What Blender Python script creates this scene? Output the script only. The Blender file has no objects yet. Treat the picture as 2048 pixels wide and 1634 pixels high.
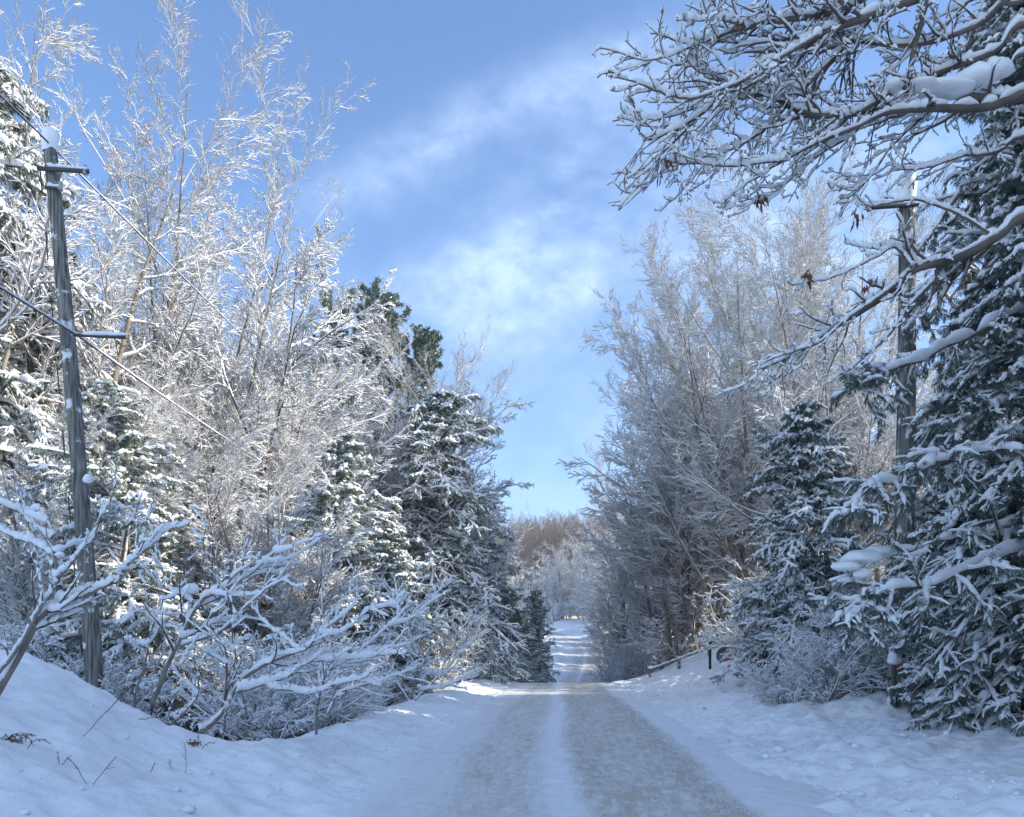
import bpy, math
import numpy as np
R_ = math.radians
sc = bpy.context.scene
COL = sc.collection

# ------------------------------------------------------------------ camera
HORIZ, FPX, CAMZ = 1300.0, 1500.0, 1.5
cam_d = bpy.data.cameras.new('camera'); cam = bpy.data.objects.new('camera', cam_d); COL.objects.link(cam)
cam.location = (0, 0, CAMZ); cam.rotation_euler = (R_(90), 0, 0)
cam_d.sensor_width = 36; cam_d.lens = 36 * FPX / 2048; cam_d.shift_y = (HORIZ - 817) / 2048
cam_d.clip_start = 0.05; cam_d.clip_end = 3000
sc.camera = cam

# ------------------------------------------------------------------ light
SUN_EL, SUN_AZ = 25.0, 99.0          # azimuth clockwise from +Y (the way the camera looks)
world = bpy.data.worlds.new('World'); sc.world = world; world.use_nodes = True
nt = world.node_tree; nt.nodes.clear()
def N(tree, kind, **kw):
    n = tree.nodes.new(kind)
    for k, v in kw.items(): setattr(n, k, v)
    return n
def L(tree, a, b): tree.links.new(a, b)
wo = N(nt, 'ShaderNodeOutputWorld'); bg = N(nt, 'ShaderNodeBackground'); L(nt, bg.outputs[0], wo.inputs[0])
bg.inputs[1].default_value = 0.115
sky = N(nt, 'ShaderNodeTexSky', sky_type='NISHITA'); sky.sun_disc = False
sky.sun_elevation = R_(SUN_EL); sky.sun_rotation = R_(SUN_AZ)
sky.altitude = 200; sky.air_density = 1.0; sky.dust_density = 0.2; sky.ozone_density = 6.0
tc = N(nt, 'ShaderNodeTexCoord')
# clouds: project direction to a plane overhead, soft wisps
sep = N(nt, 'ShaderNodeSeparateXYZ'); L(nt, tc.outputs['Generated'], sep.inputs[0])
def M(tree, op, a, b=None, c=None, clamp=False):
    n = N(tree, 'ShaderNodeMath', operation=op); n.use_clamp = clamp
    for i, v in enumerate((a, b, c)):
        if v is None: continue
        if isinstance(v, (int, float)): n.inputs[i].default_value = v
        else: L(tree, v, n.inputs[i])
    return n.outputs[0]
zz = M(nt, 'MAXIMUM', sep.outputs[2], 0.0)
yy = M(nt, 'MAXIMUM', sep.outputs[1], 0.05)
# angular coordinates (azimuth tangent, elevation tangent) of the sky in front of the road
ax = M(nt, 'DIVIDE', sep.outputs[0], yy); ez = M(nt, 'DIVIDE', zz, yy)
def gauss(cx, cz, rot, sx, sz):
    dx = M(nt, 'SUBTRACT', ax, cx); dz = M(nt, 'SUBTRACT', ez, cz)
    c, s = math.cos(rot), math.sin(rot)
    u = M(nt, 'ADD', M(nt, 'MULTIPLY', dx, c), M(nt, 'MULTIPLY', dz, s))
    v = M(nt, 'SUBTRACT', M(nt, 'MULTIPLY', dz, c), M(nt, 'MULTIPLY', dx, s))
    u = M(nt, 'DIVIDE', u, sx); v = M(nt, 'DIVIDE', v, sz)
    r2 = M(nt, 'ADD', M(nt, 'MULTIPLY', u, u), M(nt, 'MULTIPLY', v, v))
    return M(nt, 'POWER', 2.718, M(nt, 'MULTIPLY', r2, -1.0))
acc = None
for g, w in ((gauss(-.03, .47, .15, .20, .07), .85), (gauss(.07, .60, .95, .20, .07), .70), (gauss(-.19, .62, .5, .16, .05), .38),
             (gauss(.05, .76, .35, .17, .035), .34), (gauss(.09, .24, .0, .22, .12), .6), (gauss(.05, .08, .0, .4, .07), .55), (gauss(.40, .56, .2, .24, .13), .95),
             (gauss(-.02, .70, .35, .22, .03), .28)):
    t = M(nt, 'MULTIPLY', g, w); acc = t if acc is None else M(nt, 'ADD', acc, t)
comb = N(nt, 'ShaderNodeCombineXYZ'); L(nt, ax, comb.inputs[0]); L(nt, ez, comb.inputs[1])
mp = N(nt, 'ShaderNodeMapping'); L(nt, comb.outputs[0], mp.inputs[0])
mp.inputs['Rotation'].default_value = (0, 0, R_(-28)); mp.inputs['Scale'].default_value = (3.6, 4.6, 1)
no = N(nt, 'ShaderNodeTexNoise'); L(nt, mp.outputs[0], no.inputs[0])
no.inputs['Scale'].default_value = 1.5; no.inputs['Detail'].default_value = 7; no.inputs['Roughness'].default_value = .60
no.inputs['Distortion'].default_value = .15
w_ = M(nt, 'MULTIPLY_ADD', no.outputs[0], 3.0, -.75)
nf = N(nt, 'ShaderNodeTexNoise'); L(nt, mp.outputs[0], nf.inputs[0]); nf.inputs['Scale'].default_value = 5.5; nf.inputs['Detail'].default_value = 8; nf.inputs['Roughness'].default_value = .62
w_ = M(nt, 'MULTIPLY', M(nt, 'MAXIMUM', w_, 0.0), M(nt, 'MULTIPLY_ADD', nf.outputs[0], 2.4, -.25))
cl = M(nt, 'MAXIMUM', M(nt, 'MULTIPLY', M(nt, 'MULTIPLY', M(nt, 'MINIMUM', acc, .85), w_), .95, clamp=True), M(nt, 'MULTIPLY', gauss(-.247, .592, .95, .036, .0018), .8))
# unseen bright cloud added behind the car to lift light on shaded snow
fill_cloud = M(nt, 'MULTIPLY', M(nt, 'MULTIPLY_ADD', sep.outputs[1], -2.2, .25, clamp=True), M(nt, 'MULTIPLY_ADD', no.outputs[0], .3, .30))
cl = M(nt, 'ADD', M(nt, 'MULTIPLY', cl, .64), M(nt, 'ADD', fill_cloud, .02), clamp=True)
mixc = N(nt, 'ShaderNodeMix', data_type='RGBA'); L(nt, cl, mixc.inputs[0]); L(nt, sky.outputs[0], mixc.inputs[6])
mixc.inputs[7].default_value = (3.2, 4.1, 5.6, 1)
L(nt, mixc.outputs[2], bg.inputs[0])
sl = bpy.data.lights.new('sun', 'SUN'); sun = bpy.data.objects.new('sun', sl); COL.objects.link(sun)
sl.energy = 3.0; sl.angle = R_(.53); sl.color = (1, .93, .80)
_d = np.array([math.sin(R_(SUN_AZ)) * math.cos(R_(SUN_EL)), math.cos(R_(SUN_AZ)) * math.cos(R_(SUN_EL)), math.sin(R_(SUN_EL))])
from mathutils import Vector
sun.rotation_euler = Vector(_d).to_track_quat('Z', 'Y').to_euler()
sc.view_settings.view_transform = 'Standard'; sc.view_settings.look = 'None'
sc.view_settings.exposure = 1.38; sc.view_settings.gamma = 1
sc.cycles.max_bounces = 5; sc.cycles.diffuse_bounces = 3; sc.cycles.use_denoising = True

# ------------------------------------------------------------------ materials
def mat(name, col, rough=.8, noise=None, bump=None, coord='Object'):
    """noise = (colour2, scale, lo, hi); bump = (scale, strength, distance)"""
    m = bpy.data.materials.new(name); m.use_nodes = True; t = m.node_tree
    b = t.nodes['Principled BSDF']; b.inputs['Roughness'].default_value = rough
    b.inputs['Specular IOR Level'].default_value = .25
    b.inputs['Base Color'].default_value = (*col, 1)
    c = N(t, 'ShaderNodeTexCoord')
    if noise:
        n = N(t, 'ShaderNodeTexNoise'); L(t, c.outputs[coord], n.inputs[0]); n.inputs['Scale'].default_value = noise[1]
        n.inputs['Detail'].default_value = 4
        r = N(t, 'ShaderNodeMapRange'); L(t, n.outputs[0], r.inputs[0]); r.inputs[1].default_value = noise[2]; r.inputs[2].default_value = noise[3]
        x = N(t, 'ShaderNodeMix', data_type='RGBA'); L(t, r.outputs[0], x.inputs[0])
        x.inputs[6].default_value = (*col, 1); x.inputs[7].default_value = (*noise[0], 1); L(t, x.outputs[2], b.inputs['Base Color'])
    if bump:
        n = N(t, 'ShaderNodeTexNoise'); L(t, c.outputs[coord], n.inputs[0]); n.inputs['Scale'].default_value = bump[0]
        n.inputs['Detail'].default_value = 5
        u = N(t, 'ShaderNodeBump'); L(t, n.outputs[0], u.inputs['Height']); u.inputs['Strength'].default_value = bump[1]
        u.inputs['Distance'].default_value = bump[2]; L(t, u.outputs[0], b.inputs['Normal'])
    return m
SNOW = mat('snow', (.90, .90, .90), .75, ((.83, .84, .85), 6, .35, .7), (25, .25, .02))
SNOWG = mat('ground_snow', (.90, .90, .90), .8, ((.80, .80, .79), 1.2, .45, .75), (9, .45, .05))
def debris(m, base):
    t = m.node_tree; b = t.nodes['Principled BSDF']; src = b.inputs['Base Color'].links[0].from_socket
    c = N(t, 'ShaderNodeTexCoord'); n = N(t, 'ShaderNodeTexNoise'); L(t, c.outputs['Object'], n.inputs[0]); n.inputs['Scale'].default_value = 26; n.inputs['Detail'].default_value = 3; n.inputs['Roughness'].default_value = .7
    n2 = N(t, 'ShaderNodeTexNoise'); L(t, c.outputs['Object'], n2.inputs[0]); n2.inputs['Scale'].default_value = .7; n2.inputs['Detail'].default_value = 3
    a = N(t, 'ShaderNodeMapRange'); L(t, n.outputs[0], a.inputs[0]); a.inputs[1].default_value = .70; a.inputs[2].default_value = .74
    d = N(t, 'ShaderNodeMapRange'); L(t, n2.outputs[0], d.inputs[0]); d.inputs[1].default_value = .50; d.inputs[2].default_value = .62
    x = N(t, 'ShaderNodeMix', data_type='RGBA'); L(t, M(t, 'MULTIPLY', M(t, 'MULTIPLY', a.outputs[0], d.outputs[0]), .6), x.inputs[0]); L(t, src, x.inputs[6]); x.inputs[7].default_value = (.22, .19, .15, 1)
    L(t, x.outputs[2], b.inputs['Base Color'])
debris(SNOWG, None)
BARK = mat('grey_bark', (.19, .16, .135), .9, ((.30, .26, .22), 7, .35, .65), (30, .5, .02))
BARKT = mat('tan_bark', (.27, .215, .16), .9, ((.15, .125, .10), 6, .4, .7), (30, .4, .02))
TWIGB = mat('brown_twig', (.31, .275, .235), .85, ((.22, .195, .17), 3, .4, .6))
TWIGD = mat('dark_twig', (.115, .095, .08), .85, ((.18, .145, .12), 4, .4, .6))
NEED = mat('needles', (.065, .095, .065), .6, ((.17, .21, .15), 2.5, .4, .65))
NEEDW = mat('frost_glare_needles', (.10, .15, .09), .6, ((.36, .40, .34), 2.0, .38, .60))  # needle tones, all three: frost plus glare-lifted darks put into the colour
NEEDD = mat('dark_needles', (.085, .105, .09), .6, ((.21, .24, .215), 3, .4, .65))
LEAF = mat('dead_leaf', (.12, .055, .03), .8, ((.20, .10, .05), 9, .4, .6))
PINE = mat('pine_needles', (.09, .135, .085), .6, ((.20, .25, .17), 2.0, .4, .6))
def pole_mat():
    m = mat('weathered_wood', (.20, .185, .16), .9)
    t = m.node_tree; b = t.nodes['Principled BSDF']; c = N(t, 'ShaderNodeTexCoord')
    mp = N(t, 'ShaderNodeMapping'); L(t, c.outputs['Object'], mp.inputs[0]); mp.inputs['Scale'].default_value = (14, 14, .8)
    n = N(t, 'ShaderNodeTexNoise'); L(t, mp.outputs[0], n.inputs[0]); n.inputs['Scale'].default_value = 2; n.inputs['Detail'].default_value = 6
    r = N(t, 'ShaderNodeValToRGB'); L(t, n.outputs[0], r.inputs[0])
    r.color_ramp.elements[0].position = .34; r.color_ramp.elements[0].color = (.065, .06, .055, 1)
    r.color_ramp.elements[1].position = .68; r.color_ramp.elements[1].color = (.32, .295, .26, 1)
    n2 = N(t, 'ShaderNodeTexNoise'); L(t, c.outputs['Object'], n2.inputs[0]); n2.inputs['Scale'].default_value = 5; n2.inputs['Detail'].default_value = 5
    r2 = N(t, 'ShaderNodeMapRange'); L(t, n2.outputs[0], r2.inputs[0]); r2.inputs[1].default_value = .60; r2.inputs[2].default_value = .68
    x = N(t, 'ShaderNodeMix', data_type='RGBA'); L(t, r2.outputs[0], x.inputs[0]); L(t, r.outputs[0], x.inputs[6]); x.inputs[7].default_value = (.8, .8, .8, 1)
    L(t, x.outputs[2], b.inputs['Base Color'])
    u = N(t, 'ShaderNodeBump'); L(t, n.outputs[0], u.inputs['Height']); u.inputs['Distance'].default_value = .02; L(t, u.outputs[0], b.inputs['Normal'])
    return m
WOOD = pole_mat()

# ------------------------------------------------------------------ object helpers
def tag(o, label=None, cat=None, group=None, kind=None):
    if label: o['label'] = label
    if cat: o['category'] = cat
    if group: o['group'] = group
    if kind: o['kind'] = kind
    return o
def empty(name, loc=(0, 0, 0), rz=0, s=1.0):
    o = bpy.data.objects.new(name, None); COL.objects.link(o); o.location = loc; o.rotation_euler = (0, 0, rz)
    o.scale = (s, s, s) if not hasattr(s, '__len__') else s
    o.empty_display_size = .3
    return o
def dup(root, loc, rz=0, s=1.0, label=None, cat=None, group=None, tilt=(0, 0)):
    if tilt == (0, 0): tilt = (.045 * math.sin(loc[0] * 3.1 + loc[1]), .045 * math.cos(loc[0] * 1.7 + 2 * loc[1]))
    r = root.copy(); COL.objects.link(r); r.location = loc; r.rotation_euler = (tilt[0], tilt[1], rz)
    r.scale = (s, s, s) if not hasattr(s, '__len__') else s
    for k in ('label', 'category', 'group'):
        if k in r: del r[k]
    tag(r, label, cat, group)
    for ch in root.children:
        c = ch.copy(); COL.objects.link(c); c.parent = r
    return r

class Geo:
    """collects vertices / quads / tris and links them as ONE mesh object"""
    def __init__(s): s.v = []; s.q = []; s.t = []; s.n = 0
    def add(s, v, q=None, t=None):
        v = np.asarray(v, float).reshape(-1, 3)
        if q is not None and len(q): s.q.append(np.asarray(q, int).reshape(-1, 4) + s.n)
        if t is not None and len(t): s.t.append(np.asarray(t, int).reshape(-1, 3) + s.n)
        s.v.append(v); s.n += len(v)
    def build(s, name, m, parent=None, smooth=True):
        V = np.concatenate(s.v) if s.v else np.zeros((0, 3))
        q = np.concatenate(s.q) if s.q else np.zeros((0, 4), int)
        t = np.concatenate(s.t) if s.t else np.zeros((0, 3), int)
        me = bpy.data.meshes.new(name)
        me.vertices.add(len(V)); me.vertices.foreach_set('co', V.astype(np.float32).ravel())
        nl = q.size + t.size; me.loops.add(nl); me.loops.foreach_set('vertex_index', np.concatenate([q.ravel(), t.ravel()]).astype(np.int32))
        np_ = len(q) + len(t); me.polygons.add(np_)
        st = np.concatenate([np.arange(len(q)) * 4, q.size + np.arange(len(t)) * 3]).astype(np.int32)
        me.polygons.foreach_set('loop_start', st)
        me.polygons.foreach_set('use_smooth', np.full(np_, smooth, bool))
        me.update(calc_edges=True); me.validate()
        me.materials.append(m)
        o = bpy.data.objects.new(name, me); COL.objects.link(o)
        if parent: o.parent = parent
        return o
def nrm(v): return v / np.maximum(np.linalg.norm(v, axis=-1, keepdims=True), 1e-9)
def tube(g, P, R, S, RV=None, cap=False, rough=0., rng=None):
    """P (N,K,3), R (N,K) sideways radius, RV upward radius"""
    Nn, K = P.shape[:2]
    if Nn == 0: return
    T = np.empty_like(P); T[:, 1:-1] = P[:, 2:] - P[:, :-2]; T[:, 0] = P[:, 1] - P[:, 0]; T[:, -1] = P[:, -1] - P[:, -2]
    T = nrm(T)
    ref = np.array([0.03, 0.05, 1.0]); ref /= np.linalg.norm(ref)
    U = np.cross(T, ref); bad = np.linalg.norm(U, axis=-1) < .12
    U[bad] = np.cross(T[bad], np.array([1., .2, 0])); U = nrm(U); V = np.cross(U, T)
    if RV is None: RV = R
    a = np.arange(S) * 2 * np.pi / S + (np.pi / 2)
    if rough: R = R[:, :, None] * rng.uniform(1 - rough, 1 + rough, (Nn, K, S)); RV = RV[:, :, None] * rng.uniform(1 - rough, 1 + rough, (Nn, K, S))
    else: R = R[:, :, None]; RV = RV[:, :, None]
    ring = P[:, :, None] + U[:, :, None] * (np.cos(a)[None, None, :, None] * R[..., None]) + V[:, :, None] * (np.sin(a)[None, None, :, None] * RV[..., None])
    b = (np.arange(Nn)[:, None, None] * K + np.arange(K - 1)[None, :, None]) * S
    j = np.arange(S)[None, None, :]; j2 = (j + 1) % S
    q = np.stack([b + j, b + j2, b + S + j2, b + S + j], -1).reshape(-1, 4)
    if cap and S >= 4:
        tri = []
        for c in (0, K - 1):
            bb = (np.arange(Nn) * K + c) * S
            for k in range(1, S - 1): tri.append(np.stack([bb, bb + k, bb + k + 1], -1))
        g.add(ring, q, np.concatenate(tri))
    else: g.add(ring, q)
def resample(P, R, K):
    """(N,K0,3) to K points, smooth (Catmull-Rom)"""
    Nn, K0 = P.shape[:2]; s = np.linspace(0, K0 - 1, K); i = np.minimum(s.astype(int), K0 - 2); f = (s - i)[None, :, None]
    p0 = P[:, np.maximum(i - 1, 0)]; p1 = P[:, i]; p2 = P[:, i + 1]; p3 = P[:, np.minimum(i + 2, K0 - 1)]
    Q = .5 * (2 * p1 + (p2 - p0) * f + (2 * p0 - 5 * p1 + 4 * p2 - p3) * f ** 2 + (3 * p1 - p0 - 3 * p2 + p3) * f ** 3)
    f = f[..., 0]; return Q, R[:, i] * (1 - f) + R[:, i + 1] * f
def grow(rng, P, R, n, t0, t1, ratio, ang, K, wig=.15, trop=0., rr=.6, tip=.3, taper=.5, flat=0., rmin=.003, length=None, spread=.35, upb=0.):
    Nn, Kp = P.shape[:2]
    Ln = np.linalg.norm(np.diff(P, axis=1), axis=-1).sum(1)
    if length is not None: cnt = np.maximum(1, (Ln / length).astype(int))
    else: cnt = np.full(Nn, n)
    idx = np.repeat(np.arange(Nn), cnt); m = len(idx)
    off = np.concatenate([np.arange(c) for c in cnt]) if m else np.zeros(0)
    t = t0 + (t1 - t0) * (off + rng.random(m)) / cnt[idx]
    f = t * (Kp - 1); i = np.minimum(f.astype(int), Kp - 2); f = (f - i)[:, None]
    pos = P[idx, i] * (1 - f) + P[idx, i + 1] * f; T = nrm(P[idx, i + 1] - P[idx, i])
    rp = R[idx, i] * (1 - f[:, 0]) + R[idx, i + 1] * f[:, 0]
    rv = rng.normal(size=(m, 3)); rv[:, 2] *= (1 - flat); rv[:, 2] += upb
    pp = nrm(rv - T * (T * rv).sum(1, keepdims=True))
    a = np.radians(ang) * (1 + spread * rng.uniform(-1, 1, m))[:, None]
    d = T * np.cos(a) + pp * np.sin(a)
    ln = Ln[idx] * ratio * (1 - taper * t) * rng.uniform(.55, 1.15, m)
    C = np.empty((m, K, 3)); C[:, 0] = pos; step = (ln / (K - 1))[:, None]
    for k in range(1, K):
        C[:, k] = C[:, k - 1] + d * step
        d = d + wig * rng.normal(size=(m, 3)); d[:, 2] += trop; d = nrm(d)
    r0 = np.maximum(rp * rr, rmin); s = np.linspace(0, 1, K)[None]
    return C, np.maximum(r0[:, None] * (1 - (1 - tip) * s), rmin * .7)
def snowtube(rng, g, P, R, b, S=5, gap=.0, lump=.35, k=1.0, hfun=None, base=.8):
    """snow lying along the upper side of branches; b is its depth in metres on a level branch"""
    Nn, K = P.shape[:2]
    if Nn == 0: return
    T = np.empty_like(P); T[:, 1:-1] = P[:, 2:] - P[:, :-2]; T[:, 0] = P[:, 1] - P[:, 0]; T[:, -1] = P[:, -1] - P[:, -2]
    T = nrm(T); H = np.clip(np.sqrt(np.maximum(1 - T[..., 2] ** 2, 0)) * 1.25 - .25, 0, 1)
    nz = rng.uniform(1 - lump, 1 + lump, (Nn, K)) * rng.uniform(.6, 1.25, (Nn, 1))
    if gap: nz = nz * (rng.random((Nn, K)) > gap)
    s = np.linspace(0, 1, K)[None]
    a = H * nz * (1 + base * np.exp(-s * 7)) * np.minimum(1, (1 - s) * K * .6 + .35)
    if hfun is not None: a = a * hfun(P)
    bb = np.minimum(b, .35 * b + 1.5 * R * k + .3 * b)
    h = a * bb
    near_ = S >= 7
    w = R * (.85 if near_ else .95) * np.minimum(1, a * 2.5) + h * (.34 if near_ else .42)
    C = P.copy(); C[..., 2] += R * (.75 if near_ else .55) + h * .42
    tube(g, C, np.maximum(w, 1e-4), S, np.maximum(h * .60, 1e-4), rough=.16 if near_ else 0., rng=rng)
def blades(rng, g, P, per, ln, w, down=.5, jit=.6, fwd=.6):
    Nn, K = P.shape[:2]; idx = np.repeat(np.arange(Nn), per); m = len(idx)
    t = rng.random(m) ** .8 * (K - 1) * .999; i = t.astype(int); f = (t - i)[:, None]
    pos = P[idx, i] * (1 - f) + P[idx, i + 1] * f; T = nrm(P[idx, i + 1] - P[idx, i])
    d = T * fwd + rng.normal(size=(m, 3)) * jit; d[:, 2] -= down; d = nrm(d)
    side = nrm(np.cross(d, rng.normal(size=(m, 3)))); l = ln * rng.uniform(.5, 1.3, (m, 1)); ww = w * rng.uniform(.6, 1.3, (m, 1))
    v = np.stack([pos, pos + d * l * .45 + side * ww, pos + d * l, pos + d * l * .45 - side * ww], 1)
    v[:, 2, 2] -= l[:, 0] * .15
    b = np.arange(m)[:, None] * 4
    g.add(v, np.concatenate([b, b + 1, b + 2, b + 3], 1))

# ------------------------------------------------------------------ terrain
RX = np.array([(-40, -2.36), (-20, -1.08), (0, .2), (20, 1.48), (38, 2.6), (50, 3.7), (62, 5.2), (75, 7.0), (88, 8.9), (100, 10.0), (112, 10.0), (124, 8.4), (134, 5.0), (141, -1), (146, -10), (150, -25)], float)
RZ = np.array([(-60, 0), (0, 0), (26, 0.0), (34, -.02), (38, -.12), (44, -.6), (56, -1.9), (66, -1.9), (75, -1.2), (88, .2), (100, 1.6), (125, 3.6), (150, 7), (190, 16), (260, 30), (400, 38), (700, 42)], float)
def sm(a, b, x): t = np.clip((x - a) / (b - a), 0, 1); return t * t * (3 - 2 * t)
_rz = np.interp(np.arange(-60, 700), RZ[:, 0], RZ[:, 1]); _k = np.exp(-(np.arange(-7, 8) / 3.0) ** 2); _k /= _k.sum()
_rz = np.convolve(np.pad(_rz, 7, mode='edge'), _k, 'valid')
def rz(y): return np.interp(y, np.arange(-60, 700), _rz)
_yy = np.arange(-60, 140); _rx = np.interp(_yy, RX[:, 0], RX[:, 1]); _k2 = np.exp(-(np.arange(-9, 10) / 4.0) ** 2); _k2 /= _k2.sum()
_rx = np.convolve(np.pad(_rx, 9, mode='edge'), _k2, 'valid'); 
def rx(y): return np.interp(y, _yy, _rx)
rg = np.random.default_rng(5)
_wv = [(rg.uniform(-1, 1, 2), rg.uniform(0, 6.28)) for _ in range(40)]
def wav(x, y, sc_, n0, n1):
    o = 0
    for (d, p) in _wv[n0:n1]:
        dd = d / np.linalg.norm(d) * (2 * np.pi / sc_) * (.6 + .8 * abs(d[0])); o = o + np.sin(x * dd[0] + y * dd[1] + p)
    return o / (n1 - n0) ** .5
def ground(x, y):
    x = np.asarray(x, float); y = np.asarray(y, float)
    d = x - rx(y); z = rz(y)
    # right bank
    rb = sm(3.0, 8.0, d) * (.42 + .55 * sm(11, 16, y) + .75 * sm(20, 31, y) - .5 * sm(42, 60, y)) + sm(8, 60, d) * 3.0
    rb = rb + .16 * np.exp(-((d - 4.0) / .8) ** 2)
    # left bank: high shoulder beside the camera, ditch and wood floor behind it
    ya = y + .25 * (x + 5)
    near = 1 - sm(8.8, 11.6, ya)
    lb = near * (sm(2.8, 7.6, -d) * 1.52 + .1 * np.exp(-((-d - 3.6) / .5) ** 2))
    lb = lb + (1 - near) * (.20 * np.exp(-((-d - 3.7) / .7) ** 2) - sm(4.3, 6.3, -d) * .75 + sm(9, 60, -d) * 4)
    z = z + np.where(d > 0, rb, lb)
    off = sm(1.8, 2.7, np.abs(d))
    z = z + off * (.05 * wav(x, y, 3.0, 0, 8) + .025 * wav(x, y, 1.1, 8, 18)) * (1 - .6 * sm(60, 120, y))
    fine = off * (1 - sm(25, 45, y)) * sm(-5, 0, y)
    z = z + fine * (.022 * wav(x, y, .5, 18, 29) + .013 * wav(x, y, .24, 29, 39)) * np.where(d > 0, 1.35, 1.15)
    far = sm(140, 260, y) * sm(15, 120, np.abs(d)) * 10
    return z + far - .06 * (1 - off)
def gz(x, y): return float(ground(np.array([x]), np.array([y]))[0])
def W(px, py, y): return ((px - 1024) / FPX * y, y, CAMZ + (HORIZ - py) / FPX * y)
def grid(name, m, xs, ys, zf):
    X, Y = np.meshgrid(xs, ys); Z = zf(X, Y); g = Geo(); ny, nx = X.shape
    i = np.arange(ny - 1)[:, None] * nx + np.arange(nx - 1)[None]
    g.add(np.stack([X, Y, Z], -1), np.stack([i, i + 1, i + 1 + nx, i + nx], -1).reshape(-1, 4))
    return g.build(name, m)
def spacing(stops):
    out = []
    for a, b, s in stops: out.append(np.arange(a, b, s))
    return np.unique(np.concatenate(out + [[stops[-1][1]]]))
xs = spacing([(-420, -60, 20), (-60, -20, 1.5), (-20, -9, .25), (-9, 11, .055), (11, 22, .3), (22, 60, 1.5), (60, 420, 20)])
ys = spacing([(-60, -6, 3), (-6, 3, .5), (3, 18, .055), (18, 45, .16), (45, 160, .6), (160, 400, 6), (400, 620, 20)])
tag(grid('snowy_ground', SNOWG, xs, ys, ground), kind='structure')

# road: its own sheet with worn wheel tracks
def road_mat():
    m = bpy.data.materials.new('snow_packed_road'); m.use_nodes = True; t = m.node_tree; b = t.nodes['Principled BSDF']
    b.inputs['Roughness'].default_value = .7; b.inputs['Specular IOR Level'].default_value = .25
    uv = N(t, 'ShaderNodeUVMap'); sp = N(t, 'ShaderNodeSeparateXYZ'); L(t, uv.outputs[0], sp.inputs[0])
    u, v = sp.outputs[0], sp.outputs[1]
    def nz(scx, scy, scale, det=5, rough=.6):
        mp = N(t, 'ShaderNodeMapping'); L(t, uv.outputs[0], mp.inputs[0]); mp.inputs['Scale'].default_value = (scx, scy, 1)
        n = N(t, 'ShaderNodeTexNoise'); L(t, mp.outputs[0], n.inputs[0]); n.inputs['Scale'].default_value = scale
        n.inputs['Detail'].default_value = det; n.inputs['Roughness'].default_value = rough; return n.outputs[0]
    wob = M(t, 'MULTIPLY_ADD', nz(.3, .12, 1.0, 3), .7, -.35)
    wob2 = M(t, 'MULTIPLY_ADD', nz(3, .5, 1.5, 5, .7), .5, -.25)
    uu = M(t, 'ADD', M(t, 'ADD', u, wob), wob2)
    def band(c, hw, soft):
        return M(t, 'SUBTRACT', 1.0, N_map(M(t, 'ABSOLUTE', M(t, 'SUBTRACT', uu, c)), hw - soft, hw + soft))
    def N_map(x, a, b_):
        r = N(t, 'ShaderNodeMapRange'); r.interpolation_type = 'SMOOTHSTEP'; L(t, x, r.inputs[0]); r.inputs[1].default_value = a; r.inputs[2].default_value = b_; return r.outputs[0]
    bl = band(-.98, .52, .22); br = band(.80, .86, .16); be = band(1.45, .22, .14); bo = band(-1.75, .3, .3)
    s1 = N_map(nz(5, 1.6, 1.6, 9, .8), .34, .64)
    s2 = N_map(nz(1.2, .25, 1.4, 6, .7), .25, .7)
    grit = N_map(nz(16, 9, 2.2, 4, .85), .53, .62)
    wash = M(t, 'MULTIPLY', M(t, 'ADD', M(t, 'ADD', M(t, 'MULTIPLY', bl, .75), br), M(t, 'MULTIPLY', bo, .25)), M(t, 'MULTIPLY_ADD', s1, .95, .28))
    wash = M(t, 'MULTIPLY', wash, M(t, 'MULTIPLY_ADD', s2, .6, .55), clamp=True)
    mx = N(t, 'ShaderNodeMix', data_type='RGBA'); L(t, wash, mx.inputs[0]); mx.inputs[6].default_value = (.88, .88, .88, 1); mx.inputs[7].default_value = (.58, .535, .45, 1)
    gm = M(t, 'MULTIPLY', grit, M(t, 'ADD', M(t, 'ADD', M(t, 'MULTIPLY', wash, .6), M(t, 'MULTIPLY', be, .75)), .05), clamp=True)
    mx2 = N(t, 'ShaderNodeMix', data_type='RGBA'); L(t, gm, mx2.inputs[0]); L(t, mx.outputs[2], mx2.inputs[6]); mx2.inputs[7].default_value = (.24, .20, .155, 1)
    L(t, mx2.outputs[2], b.inputs['Base Color'])
    bp = N(t, 'ShaderNodeBump'); L(t, M(t, 'ADD', nz(9, 4, 2, 5, .7), M(t, 'MULTIPLY', s1, .5)), bp.inputs['Height']); bp.inputs['Strength'].default_value = .8; bp.inputs['Distance'].default_value = .010
    L(t, bp.outputs[0], b.inputs['Normal'])
    return m
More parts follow.
